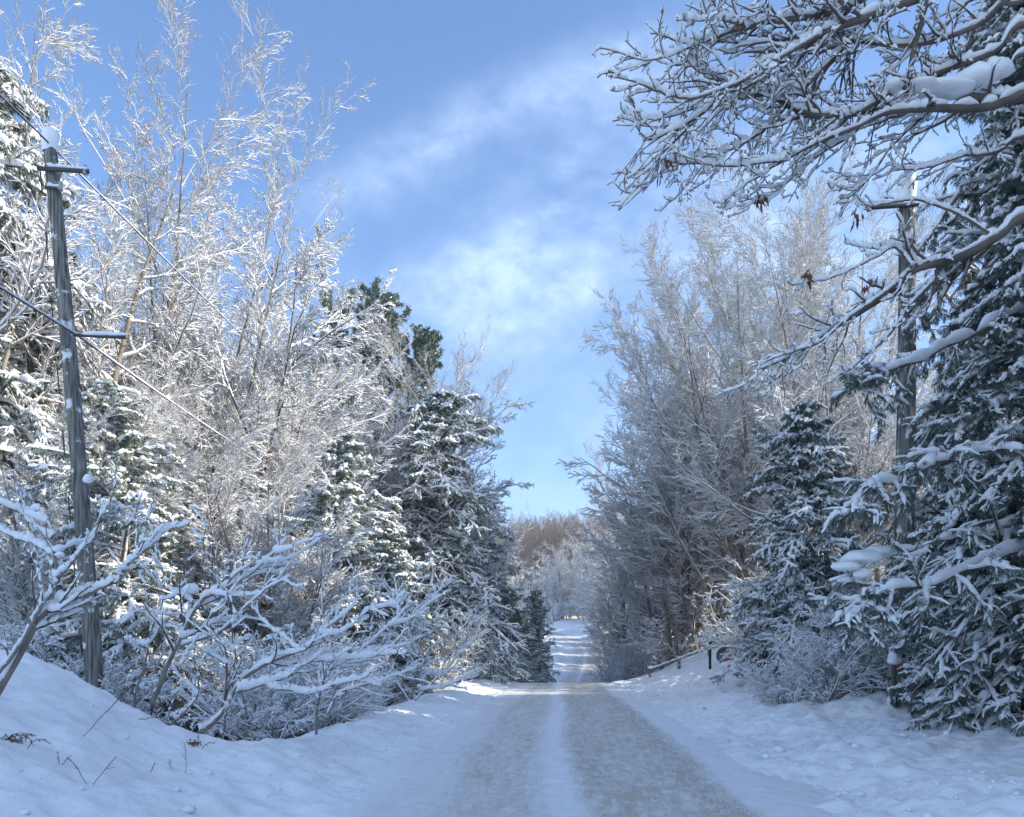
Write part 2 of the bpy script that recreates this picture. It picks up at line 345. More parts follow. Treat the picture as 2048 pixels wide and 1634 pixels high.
def build_road():
    # centre line by arc length so the far bend to the left is real
    cy = np.concatenate([np.arange(-40, 3, .5), np.arange(3, 22, .06), np.arange(22, 128, .5)]); cx = rx(cy)
    ex = [(7.4, 130), (4.6, 134.5), (0, 139), (-8, 144), (-22, 149)]
    cx = np.concatenate([cx, [e[0] for e in ex]]); cy = np.concatenate([cy, [e[1] for e in ex]])
    T = np.gradient(np.stack([cx, cy], 1), axis=0); T /= np.linalg.norm(T, axis=1, keepdims=True); Nr = np.stack([T[:, 1], -T[:, 0]], 1)
    s = np.concatenate([[0], np.cumsum(np.hypot(np.diff(cx), np.diff(cy)))])
    w = np.linspace(-3.1, 3.1, 125)
    X = cx[:, None] + Nr[:, :1] * w; Y = cy[:, None] + Nr[:, 1:] * w
    Z = rz(Y)
    rut = -.025 * np.exp(-((w + .95) / .35) ** 2) - .025 * np.exp(-((w - .9) / .45) ** 2) + .02 * np.exp(-(w / .25) ** 2)
    edge = -.10 * sm(2.0, 3.0, np.abs(w))
    Z = Z + rut[None] * (.6 + .4 * wav(X, Y, 2.2, 3, 9)) + edge[None] + .006 * wav(X, Y, .5, 20, 30) + .006 * wav(X, Y, .22, 5, 17)
    g = Geo(); ny, nx = X.shape; i = np.arange(ny - 1)[:, None] * nx + np.arange(nx - 1)[None]
    q = np.stack([i, i + 1, i + 1 + nx, i + nx], -1).reshape(-1, 4)
    g.add(np.stack([X, Y, Z], -1), q); o = g.build('snow_packed_road', road_mat())
    me = o.data; uvl = me.uv_layers.new(name='UVMap'); li = np.zeros(len(me.loops), np.int32); me.loops.foreach_get('vertex_index', li)
    UV = np.stack([np.broadcast_to(w, X.shape).ravel(), np.broadcast_to(s[:, None], X.shape).ravel()], 1)
    uvl.data.foreach_set('uv', UV[li].astype(np.float32).ravel())
    tag(o, kind='structure')
build_road()

# ------------------------------------------------------------------ deciduous trees
def lim(h): return lambda P: 1 - .65 * sm(.55 * h, .98 * h, P[..., 2])
def stems(rng, h, n, r, lean=.12, K=12, wig=.05, spread=.25):
    P = np.zeros((n, K, 3)); a = rng.uniform(0, 6.28) + np.arange(n) * 6.28 / max(n, 1)
    for i in range(n):
        d = np.array([math.cos(a[i]) * lean, math.sin(a[i]) * lean, 1.]); hh = h * rng.uniform(.8, 1) if i else h
        p = np.array([math.cos(a[i]) * spread, math.sin(a[i]) * spread, -.3]) if n > 1 else np.array([0, 0, -.3])
        for k in range(K):
            P[i, k] = p; d = d + wig * rng.normal(size=3); d[2] += .05; d /= np.linalg.norm(d); p = p + d * hh / (K - 1)
    R = r * (np.linspace(1, .0, K)[None] ** .85 + .02) * np.ones((n, 1)); R[:, 0] *= 1.3
    return P, R
def deciduous(name, seed, h, n=1, r=.2, limbs=22, l2=9, l3=8, l4=5, ang=42, t0=.25, ratio=.42, snow=.05, up=.10, tp=.55, tw=.006, bark=None, twig=None, lean=.12, bare=True, loc=(0, 0, 0), spread=.25, wig=.13):
    rng = np.random.default_rng(seed); root = empty(name, loc)
    P0, R0 = stems(rng, h, n, r, lean, spread=spread)
    P0, R0 = resample(P0, R0, 24)
    P1, R1 = grow(rng, P0, R0, limbs // n, t0, .97, ratio, ang, 9, wig, up, .62, .2, taper=tp)
    P2, R2 = grow(rng, P1, R1, l2, .12, 1, .40, 36, 6, wig * .9, up * .8, .6, .3, rmin=tw * 1.3)
    P3, R3 = grow(rng, P2, R2, l3, .1, 1, .52, 34, 4, wig * .9, up * .7, .6, .4, rmin=tw)
    P4, R4 = grow(rng, P3, R3, l4, .15, 1, .75, 30, 3, wig * .9, up * .6, .7, .6, rmin=tw * .8)
    g = Geo(); tube(g, P0, R0, 9); g.build('trunk', bark or BARK, root)
    g = Geo(); tube(g, P1, R1, 6); tube(g, P2, R2, 4); tube(g, P3, R3, 3); tube(g, P4, R4, 3); g.build('crown', twig or TWIGB, root)
    hf = lim(h) if bare else None
    g = Geo(); snowtube(rng, g, P0, R0, snow * 1.5, 6, hfun=hf); snowtube(rng, g, P1, R1, snow * 1.4, 5, hfun=hf); snowtube(rng, g, P2, R2, snow, 4, hfun=hf)
    snowtube(rng, g, P3, R3, snow * .8, 4, hfun=hf); snowtube(rng, g, P4, R4, snow * .6, 3, hfun=hf); g.build('snow_cover', SNOW, root)
    return root
def shrub(name, seed, h, n=14, l1=7, l2=6, l3=4, snow=.05, arch=-.05, lean=.7, tw=.006, twig=None, r=.025):
    rng = np.random.default_rng(seed); root = empty(name)
    K = 8; a = rng.uniform(0, 6.28, n); d = np.stack([np.cos(a) * lean * rng.uniform(.3, 1, n), np.sin(a) * lean * rng.uniform(.3, 1, n), np.ones(n)], 1); d = nrm(d)
    P = np.zeros((n, K, 3)); P[:, 0, :2] = rng.normal(size=(n, 2)) * .12 * h * .4; P[:, 0, 2] = -.3; ln = h * rng.uniform(.7, 1.15, n)
    for k in range(1, K):
        P[:, k] = P[:, k - 1] + d * (ln / (K - 1))[:, None]; d = d + rng.normal(size=(n, 3)) * .10; d[:, 2] += arch; d = nrm(d)
    R0 = r * np.linspace(1, .25, K)[None] * np.ones((n, 1)); P0 = P
    P1, R1 = grow(rng, P0, R0, l1, .2, 1, .45, 45, 6, .14, .0, .6, .3, rmin=tw * 1.3)
    P2, R2 = grow(rng, P1, R1, l2, .1, 1, .5, 42, 4, .16, .0, .6, .4, rmin=tw)
    P3, R3 = grow(rng, P2, R2, l3, .1, 1, .55, 42, 3, .16, .0, .7, .6, rmin=tw * .8)
    g = Geo(); tube(g, P0, R0, 6); g.build('stem', BARK, root)
    g = Geo(); tube(g, P1, R1, 4); tube(g, P2, R2, 3); tube(g, P3, R3, 3); g.build('twigs', twig or TWIGD, root)
    g = Geo(); snowtube(rng, g, P0, R0, snow * 1.2, 5); snowtube(rng, g, P1, R1, snow, 5); snowtube(rng, g, P2, R2, snow * .8, 4); snowtube(rng, g, P3, R3, snow * .65, 4)
    g.build('snow_cover', SNOW, root)
    return root
# ------------------------------------------------------------------ conifers
def conifer(name, seed, h, r, boughs=110, l2=11, l3=5, per=6, ang0=15, droop=-.10, snow=.07, blade=.14, bw=.016, z0=.04, shape=.8, need=None, loc=(0, 0, 0), extra=None, trunk=.16, snowS=5, top=.06, K1=8, sdown=.45, l3len=.5):
    rng = np.random.default_rng(seed); root = empty(name, loc)
    P0 = np.zeros((1, 10, 3)); P0[0, :, 2] = np.linspace(-.3, h, 10); P0[0, 1:, :2] = np.cumsum(rng.normal(size=(9, 2)) * .03, 0); R0 = trunk * np.linspace(1, .08, 10)[None]
    m = boughs; u = (np.arange(m) + rng.random(m)) / m; u = z0 + (1 - z0 - .01) * (u ** 1.12)
    az = np.arange(m) * 2.39996 + rng.normal(size=m) * .3
    ln = r * (np.power(1 - u, shape) + top) * rng.uniform(.5, 1.2, m) * np.minimum(1, .75 + u * 4)
    ln = ln * (1 + .22 * np.sin(az * 2 + seed + u * 7) + .14 * np.sin(az * 3 + u * 13 + seed * 2))
    e = np.radians(ang0 + 35 * u + rng.normal(size=m) * 11)
    d = np.stack([np.cos(az) * np.cos(e), np.sin(az) * np.cos(e), np.sin(e)], 1)
    K = K1; P1 = np.zeros((m, K, 3)); P1[:, 0, 2] = u * h
    for c in (0, 1): P1[:, 0, c] = np.interp(u * h, P0[0, :, 2], P0[0, :, c])
    for k in range(1, K):
        P1[:, k] = P1[:, k - 1] + d * (ln / (K - 1))[:, None]; d = d + rng.normal(size=(m, 3)) * .05; d[:, 2] += droop * (1.6 if k < K // 2 else .7); d = nrm(d)
    R1 = (.012 + .012 * ln)[:, None] * np.linspace(1, .2, K)[None]
    Px = []; Rx = []
    if extra is not None:
        for pl in extra:
            q = np.array([pl]) - np.array(loc)[None, None]; q, _ = resample(q, np.ones(q.shape[:2]), K); Px.append(q[0]); Rx.append(.032 * np.linspace(1, .25, K))
    P2, R2 = grow(rng, P1, R1, l2, .12, 1, .42, 50, 5, .10, -.10, .55, .4, flat=.75, rmin=.005, taper=.55)
    if len(Px):
        Px = np.array(Px); Rx = np.array(Rx); Px[:, 1:-1] += rng.normal(size=(len(Px), K - 2, 3)) * .035; Qx, Sx = grow(rng, Px, Rx, 22, .12, 1, .15, 55, 5, .10, -.16, .5, .4, flat=.6, rmin=.005, taper=.3)
        P1 = np.concatenate([P1, Px]); R1 = np.concatenate([R1, Rx]); P2 = np.concatenate([P2, Qx]); R2 = np.concatenate([R2, Sx])
    P3, R3 = grow(rng, P2, R2, l3, .1, 1, l3len, 45, 4, .12, -.16, .6, .5, flat=.5, rmin=.004)
    g = Geo(); tube(g, P0, R0, 8); g.build('trunk', BARK, root)
    g = Geo(); tube(g, P1, R1, 5); tube(g, P2, R2, 3); g.build('branches', TWIGD, root)
    g = Geo(); blades(rng, g, P1, per * 3, blade, bw, sdown); blades(rng, g, P2, per * 2, blade, bw, sdown); blades(rng, g, P3, per, blade, bw, sdown)
    g.build('foliage', need or NEED, root)
    if snowS >= 7:
        P1, R1 = resample(P1, R1, 26); P2, R2 = resample(P2, R2, 11); P3, R3 = resample(P3, R3, 6)
    g = Geo(); snowtube(rng, g, P1, R1 + .015, snow * 1.3, snowS, lump=.5, gap=.05); snowtube(rng, g, P2, R2 + .015, snow * (.9 if snowS >= 7 else 1.1), snowS, lump=.6, gap=.08)
    snowtube(rng, g, P3, R3 + .010, snow * (.42 if snowS >= 7 else .7), max(4, snowS - 1), lump=.35, gap=.04, base=.2); g.build('snow_cover', SNOW, root)
    return root

# ------------------------------------------------------------------ prototypes (each is itself a tree of the scene)
# placement: (px, depth) of the foot -> world; the ground decides its height
def at(px, y, dz=0.): x = (px - 1024) / FPX * y; return (x, y, gz(x, y) + dz)
def put(o, px, y, rz_=0, s=1.0, label=None, cat='tree', group=None, tilt=(0, 0)):
    o.location = at(px, y); o.rotation_euler = (tilt[0], tilt[1], rz_); o.scale = (s, s, s) if not hasattr(s, '__len__') else s
    return tag(o, label, cat, group)
def cp(o, px, y, rz_=0, s=1.0, label=None, cat='tree', group=None, tilt=(0, 0)):
    return dup(o, at(px, y), rz_, s, label, cat, group, tilt)

DA = deciduous('bare_tree', 11, 21, n=5, r=.125, limbs=60, l2=13, l3=8, l4=5, ang=36, t0=.26, ratio=.42, up=.055, tp=.45, lean=.16, bark=BARKT, twig=TWIGB, snow=.034, spread=.35, tw=.0048)
put(DA, 340, 26, .4, (.88, .88, 1.1), 'tall many-stemmed bare tree with sunlit tan trunks behind the leaning utility pole')
DB = deciduous('bare_tree', 12, 18, n=3, r=.12, limbs=54, l2=13, l3=8, l4=5, ang=42, t0=.2, ratio=.42, up=.05, lean=.14, bark=BARKT, snow=.036, tw=.0048)
put(DB, 95, 20.5, 1.3, 1.22, 'tall twin-trunked snow-dusted tree above the snowy evergreen at the left edge')
DC = deciduous('bare_tree', 13, 18, n=5, r=.13, limbs=65, l2=13, l3=9, l4=6, ang=40, t0=.14, ratio=.46, up=.045, lean=.28, twig=TWIGB, snow=.042, wig=.09, tw=.0048, tp=.42)
put(DC, 1455, 38, 0, 1.08, 'tallest round-crowned bare tree with brown twig tips right of the road')
DD = deciduous('bare_tree', 14, 13, n=3, r=.13, limbs=54, l2=11, l3=9, l4=6, ang=50, t0=.10, ratio=.50, up=.03, lean=.25, twig=TWIGD, snow=.040, bare=False, wig=.10, tw=.0048)
put(DD, 760, 39, .6, 1.25, 'spreading snow-laden tree reaching toward the road in front of the pine on the left', tilt=(0, 0))
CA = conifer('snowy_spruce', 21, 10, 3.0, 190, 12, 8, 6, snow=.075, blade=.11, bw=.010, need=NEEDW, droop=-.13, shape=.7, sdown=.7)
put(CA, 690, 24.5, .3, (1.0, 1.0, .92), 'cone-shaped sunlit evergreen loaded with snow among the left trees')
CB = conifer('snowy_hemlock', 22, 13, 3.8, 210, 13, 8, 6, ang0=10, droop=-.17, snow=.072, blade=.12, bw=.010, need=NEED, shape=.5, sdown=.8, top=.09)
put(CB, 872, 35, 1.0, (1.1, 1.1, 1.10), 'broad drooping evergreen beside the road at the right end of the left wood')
SA = shrub('snowy_shrub', 31, 3.0, 16, 7, 7, 6, snow=.036, tw=.0048)
SB = shrub('snowy_shrub', 32, 3.2, 20, 7, 6, 6, lean=1.1, arch=-.09, snow=.036, tw=.0048)
SC = shrub('snowy_shrub', 33, 3.4, 13, 9, 7, 6, lean=.5, arch=.0, snow=.036, tw=.0048)
GL = 'understorey shrubs bowed with snow in the left wood'; LL = 'bowed snow-covered shrub in the thicket under the left trees'
GR = 'understorey shrubs bowed with snow in the right wood'; LR = 'bowed snow-covered shrub in the thicket under the right trees'

# ------------------------------------------------------------------ left side
cp(CB, -40, 21, 2.2, (1.15, 1.15, 1.42), 'tall snow-loaded evergreen cut off by the left edge of the photo', group='evergreens left')
cp(CA, 120, 24, 1.1, (1.25, 1.25, 1.55), 'snow-clotted sunlit evergreen directly behind the leaning utility pole')
cp(CA, 250, 17.5, 4.0, (.95, .95, .85), 'shaded green evergreen just right of the leaning utility pole')
cp(CB, 470, 23, 2.0, (.9, .9, .6), 'shaded evergreen between the tan-trunked tree and the sunlit cone-shaped evergreen')
cp(CA, 560, 31, 5.0, (1, 1, 1.0), 'half-hidden evergreen left of the sunlit cone-shaped evergreen')
cp(CB, 940, 45, 3.0, (.9, .9, .95), 'snowy evergreen farthest along the left roadside wall of trees')
cp(CA, 780, 24, 2.6, (.8, .8, .6), 'low dark evergreen at the foot of the cone-shaped sunlit one')
cp(DC, 640, 40, 2.0, .72, 'rounded bare tree in front of the dark pine in the left wood')
cp(DD, 500, 31, 3.0, 1.15, 'low-crowned snow-coated tree between the tan trunks and the sunlit evergreen')
cp(DD, 180, 30, 1.6, 1.2, 'snow-coated tree hidden behind the evergreen at the leaning pole')
cp(DC, 990, 62, .7, .62, 'small bare tree at the far end of the left roadside trees')
cp(DD, 1010, 70, 2.7, .95, 'snowy tree leaning over the road dip on the left')
cp(DC, 985, 95, 1.2, .95, 'bare tree catching sunlight beyond the dip on the left of the road')
r1 = np.random.default_rng(77)
for i in range(54):     # deep wood behind
    y = r1.uniform(33, 72); px = r1.uniform(-150, 930)
    (lambda o: cp(o, px, y, r1.uniform(0, 6.28), r1.uniform(.65, .85) if px > 560 else r1.uniform(.75, 1.0), 'bare snow-dusted tree standing deep in the left wood', 'tree', 'background trees of the left wood'))([DA, DD, DD, DC][i % 4])
for i in range(10):
    y = r1.uniform(38, 65); px = -100 + i * 95
    cp([CA, CB][i % 2], px, y, r1.uniform(0, 6.28), r1.uniform(.8, 1.05), 'snowy evergreen standing deep in the left wood', 'tree', 'background evergreens of the left wood')
for i in range(110):
    y = r1.uniform(14, 44); px = r1.uniform(-160, 900 if y > 22 else 760)
    x = (px - 1024) / FPX * y
    if rx(y) - x < 5.2: continue
    if y < 16 and px > 60 and px < 420: s = .7
    elif 560 < px and y < 36: s = r1.uniform(.5, .8)
    else: s = r1.uniform(.8, 1.25) * (1 + .7 * (y > 28))
    o = [SA, SB, SC][i % 3]
    if 'label' not in o: put(o, px, y, 1, s, LL, 'shrub', GL)
    else: cp(o, px, y, r1.uniform(0, 6.28), s, LL, 'shrub', GL)
for i in range(26):     # hedge row down the left verge
    y = 15 + i * 2.2 + r1.uniform(-.5, .5); x = rx(y) - r1.uniform(4.6, 6.4)
    cp([SB, SC, SA][i % 3], 1024 + x / y * FPX, y, r1.uniform(0, 6.28), r1.uniform(.55, .85) + (.25 if y > 30 else 0), LL, 'shrub', GL)

cp(DC, 840, 44, 1.9, (.85, .85, 1.12), 'round-topped frosted tree right of the split-topped green pine')
cp(DC, 540, 41, 3.7, (.8, .8, .98), 'frosted brown-twigged tree left of the dark pine top')
cp(DD, 470, 30, 2.2, 1.38, 'wide tree whose snowy limbs sweep right below the tall tan-trunked tree')
for i in range(20):
    px = 30 + i * 44; y = r1.uniform(17, 29)
    if rx(y) - (px - 1024) / FPX * y < 5.5 or 560 < px or 290 < px < 430: continue
    cp([DD, DC][i % 3 == 2], px, y, r1.uniform(0, 6.28), r1.uniform(.32, .52), 'slender snow-plastered sapling among the evergreens of the left wood', 'tree', 'saplings of the left wood')
# white pine with upright tufted tops, and the darker pine left of it
def pine(name, seed, h, tops, need, loc, label, tuft=1.0):
    rng = np.random.default_rng(seed); root = empty(name, loc); tag(root, label, 'tree')
    K = 10; P0 = []; 
    for (dx, dy, hh) in tops:
        s = np.linspace(0, 1, K); P0.append(np.stack([dx * s ** 2.2, dy * s ** 2.2, -.3 + (hh + .3) * s], 1))
    P0 = np.array(P0); R0 = .28 * np.linspace(1, .1, K)[None] * np.ones((len(tops), 1))
    P1, R1 = grow(rng, P0, R0, 110, .5, 1, .10, 60, 7, .1, .14, .35, .3, taper=.35)
    P2, R2 = grow(rng, P1, R1, 7, .3, 1, .45, 40, 5, .12, .10, .6, .4)
    P3, R3 = grow(rng, P2, R2, 4, .2, 1, .5, 40, 3, .1, .10, .6, .5)
    g = Geo(); tube(g, P0, R0, 8); g.build('trunk', BARK, root)
    g = Geo(); tube(g, P1, R1, 5); tube(g, P2, R2, 3); g.build('branches', TWIGD, root)
    g = Geo(); blades(rng, g, P2, 20, .34 * tuft, .035, .0, .8); blades(rng, g, P3, 12, .24 * tuft, .03, -.1, .7); blades(rng, g, P1, 10, .25, .03, 0, .7); g.build('foliage', need, root)
    g = Geo(); snowtube(rng, g, P1, R1, .05, 4, .2); snowtube(rng, g, P2, R2 + .015, .09, 4, .2); snowtube(rng, g, P3, R3 + .02, .09, 4, .25); g.build('snow_cover', SNOW, root)
    return root
pine('white_pine', 41, 26, [(-1.6, 0, 26.0), (1.0, .5, 26.8), (2.2, -.6, 25.2), (4.6, 0, 23.6)], PINE, at(715, 50), 'tall green pine whose split tufted top rises above the left wood')
pine('dark_pine', 42, 25, [(0, 0, 25.5), (-1.5, .5, 23.5)], NEEDD, at(632, 56), 'darker pine whose top shows just left of the split-topped green pine')

# cedars by the dip on the left verge
CC = conifer('roadside_cedar', 23, 6.5, 1.5, 120, 9, 4, 7, ang0=30, droop=-.05, snow=.05, blade=.10, bw=.014, shape=.45, need=NEEDW, top=.12)
put(CC, 1068, 58, .5, (1.15, 1.15, 1.2), 'sunlit column-shaped cedar at the left edge of the road by the dip')
cp(CC, 1040, 50, 2.5, (1.1, 1.1, .8), 'short shaded cedar in front of the sunlit column-shaped cedar')
cp(CC, 1005, 52, 4.0, (1.6, 1.6, 1.1), 'bushy cedar left of the column-shaped cedar at the dip')
for (px, y, s) in ((1030, 47, .7), (1060, 49, .5), (1000, 46, .9), (1012, 66, 1.3), (1045, 75, 1.2), (960, 48, 1.2), (1062, 84, 1.3), (1040, 96, 1.5)):
    cp([SA, SC][int(px) % 2], px, y, px, s, 'snow-plastered shrub beside the dip of the road on the left', 'shrub', 'shrubs at the left side of the dip')

# ------------------------------------------------------------------ right side
for (px, y, rz_, s, o, tl, lb) in (
    (1545, 36, 2.1, 1.06, DC, (0, 0), 'bare tree with brown crown directly behind the dark cone-shaped evergreen'),
    (1350, 42, 4.0, .80, DC, (0, R_(-6)), 'bare tree leaning left over the road at the inner edge of the right wood'),
    (1400, 41, 5.0, 1.0, DC, (0, R_(-3)), 'bare brown-tipped tree second from the road in the right wood'),
    (1660, 33, 1.0, 1.02, DC, (0, 0), 'bare tree just left of the right-hand utility pole'),
    (1335, 46, 2.2, 1.05, DD, (0, R_(-8)), 'wide low-branched snowy tree overhanging the road on the right'),
    (1400, 41, 5.2, .85, DD, (0, R_(-5)), 'snowy tree spreading low branches above the oval sign'),
    (1490, 42, .2, 1.2, DD, (0, 0), 'snowy spreading tree behind the oval sign, right of the trunks'),
    (1260, 60, 3.3, 1.0, DC, (0, R_(-4)), 'farther bare tree on the right of the road above the dip'),
    (1225, 82, 1.3, 1.0, DD, (0, R_(-5)), 'far snowy tree at the right of the dip in the road'),
    (1215, 110, .3, .9, DC, (0, 0), 'farthest bare tree along the right of the road'),
    (1485, 45, 3.0, 1.17, DC, (0, 0), 'tall fan-topped bare tree at the middle of the right-hand crown'),
    (1252, 70, 5.0, 1.0, DD, (0, R_(-9)), 'snowy tree bending left over the road just past the dip'),
    (1248, 86, 2.0, 1.05, DD, (0, R_(-9)), 'snowy tree bending left over the road beyond the dip, second of the two'),
    (1760, 30, 4.4, .95, DD, (0, 0), 'sunlit snowy tree glimpsed behind the right-hand utility pole')):
    cp(o, px, y, rz_, s, lb, 'tree', None, tl)
for i in range(34):
    y = r1.uniform(46, 80); px = r1.uniform(1310, 2150)
    cp([DC, DD][i % 2], px, y, r1.uniform(0, 6.28), r1.uniform(.7, .9), 'bare snow-dusted tree standing deep in the right wood', 'tree', 'background trees of the right wood')
for i in range(8):
    y = r1.uniform(42, 60); px = 1560 + i * 75
    cp([CA, CB][i % 2], px, y, r1.uniform(0, 6.28), r1.uniform(.65, .9), 'snowy evergreen standing deep in the right wood', 'tree', 'background evergreens of the right wood')
for i in range(34):
    y = r1.uniform(17, 60); px = r1.uniform(1500, 2150) if y < 42 else r1.uniform(1290, 1900)
    cp([SA, SB, SC][i % 3], px, y, r1.uniform(0, 6.28), r1.uniform(.6, 1.2), LR, 'shrub', GR)
for (px, y, s) in ((1255, 46, .8), (1290, 48, .9), (1232, 52, .8), (1215, 64, 1.0), (1235, 74, 1.2), (1212, 90, 1.3), (1200, 104, 1.3), (1265, 60, 1.4), (1330, 52, 1.2), (1370, 50, 1.0)):
    cp([SA, SC][int(px) % 2], px, y, px, s, LR, 'shrub', GR)
for i, (px, y, s) in enumerate(((1600, 15.6, .42), (1650, 15.2, .62), (1700, 15.6, .7), (1745, 15, .6), (1560, 17, .45))):
    cp([SC, SB, SA][i % 3], px, y, px, s, 'twiggy snow-filled bush between the dark cone-shaped evergreen and the right pole', 'shrub', 'bushes at the foot of the right pole')

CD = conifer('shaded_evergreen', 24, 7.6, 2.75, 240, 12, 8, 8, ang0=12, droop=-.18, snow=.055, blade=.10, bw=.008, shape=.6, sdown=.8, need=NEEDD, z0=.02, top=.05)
put(CD, 1603, 21, 1.0, (.86, .86, 1), 'dense dark cone-shaped evergreen dusted with snow on the right bank')

for (px, y, s) in ((1125, 146, .8), (1150, 150, .7), (1185, 143, .85), (1225, 140, .9), (1205, 155, .9), (1140, 162, .9), (1100, 166, .8), (1080, 160, .7), (1170, 170, .9), (1260, 130, 1.0)):
    cp([DD, DC][px % 2], px, y, px, s, 'small frosted tree on the slope past the bend of the road', 'tree', 'trees on the slope past the bend')
for (px, y, s) in ((1272, 88, 1.1), (1276, 97, 1.2), (1284, 107, 1.3), (1268, 118, 1.3), (1290, 128, 1.4), (1262, 136, 1.2)):  # added trees, mostly out of sight, to throw shade on the far road
    cp(CB, px, y, px, s, 'tall evergreen added to shade the bend of the road, almost hidden by the right wood', 'tree', 'evergreens added to shade the bend')
for (px, y, s) in ((1112, 142, 1.5), (1138, 145, 1.8), (1160, 143, 1.5), (1182, 139, 1.7), (1205, 136, 1.5), (1222, 128, 1.4), (1095, 147, 1.9)):
    cp([SA, SC][px % 2], px, y, px, s, 'frosted shrub lining the bend of the road beyond the dip', 'shrub', 'shrubs at the bend')
# far wooded hill: one mass
def far_wood():
    rng = np.random.default_rng(9); g = Geo(); gs = Geo(); n = 1400
    Y = rng.uniform(148, 300, n); X = .04 * Y + Y * rng.normal(size=n) * .22; ok = ((Y > 172) | (X > 16)); Y = Y[ok]; X = X[ok]; n = len(X); Z = ground(X, Y); h = rng.uniform(10, 17, n)
    K = 4; P = np.zeros((n, K, 3)); 
    for k in range(K): P[:, k] = np.stack([X + rng.normal(size=n) * .15 * k, Y, Z + h * k / (K - 1)], 1)
    R = .16 * np.linspace(1, .2, K)[None] * np.ones((n, 1))
    P1, R1 = grow(rng, P, R, 14, .15, 1, .42, 35, 4, .1, .12, .5, .3, rmin=.03); P2, R2 = grow(rng, P1, R1, 11, .1, 1, .5, 35, 3, .1, .1, .6, .5, rmin=.022)
    P3, R3 = grow(rng, P2, R2, 3, .1, 1, .5, 35, 3, .1, .1, .6, .5, rmin=.018)
    tube(g, P, R, 4); tube(g, P1, R1, 3); tube(g, P2, R2, 3); tube(g, P3, R3, 3)
    o = g.build('far_wood', mat('far_brown_twigs', (.26, .175, .12), .9, ((.20, .15, .12), .05, .4, .6))); tag(o, 'brown leafless wood covering the far hill where the road bends', 'wood', kind='stuff')
far_wood()

# ------------------------------------------------------------------ trees beside and behind the car: they shade the road
for i, (x, y, s) in enumerate(((12.5, 9.5, (1.15, 1.7)), (13, -3, 1.5), (13.5, 4, 1.6), (17, 10, 1.45), (15, -10, 1.4), (20, 0, 1.5), (22, 7, 1.5), (24, 15, 1.3), (19, -8, 1.3), (26, 21, 1.1), (20, 16, 1.3), (27, 12, 1.4), (15.5, .5, 1.3))):
    dup([CB, CA][i % 2], (x, y, gz(x, y)), i * 1.3, (s, s, s * .95) if not hasattr(s, '__len__') else (s[0], s[0], s[1]), 'tall roadside evergreen beyond the right edge of the photo', 'tree', 'evergreens shading the road from the right')

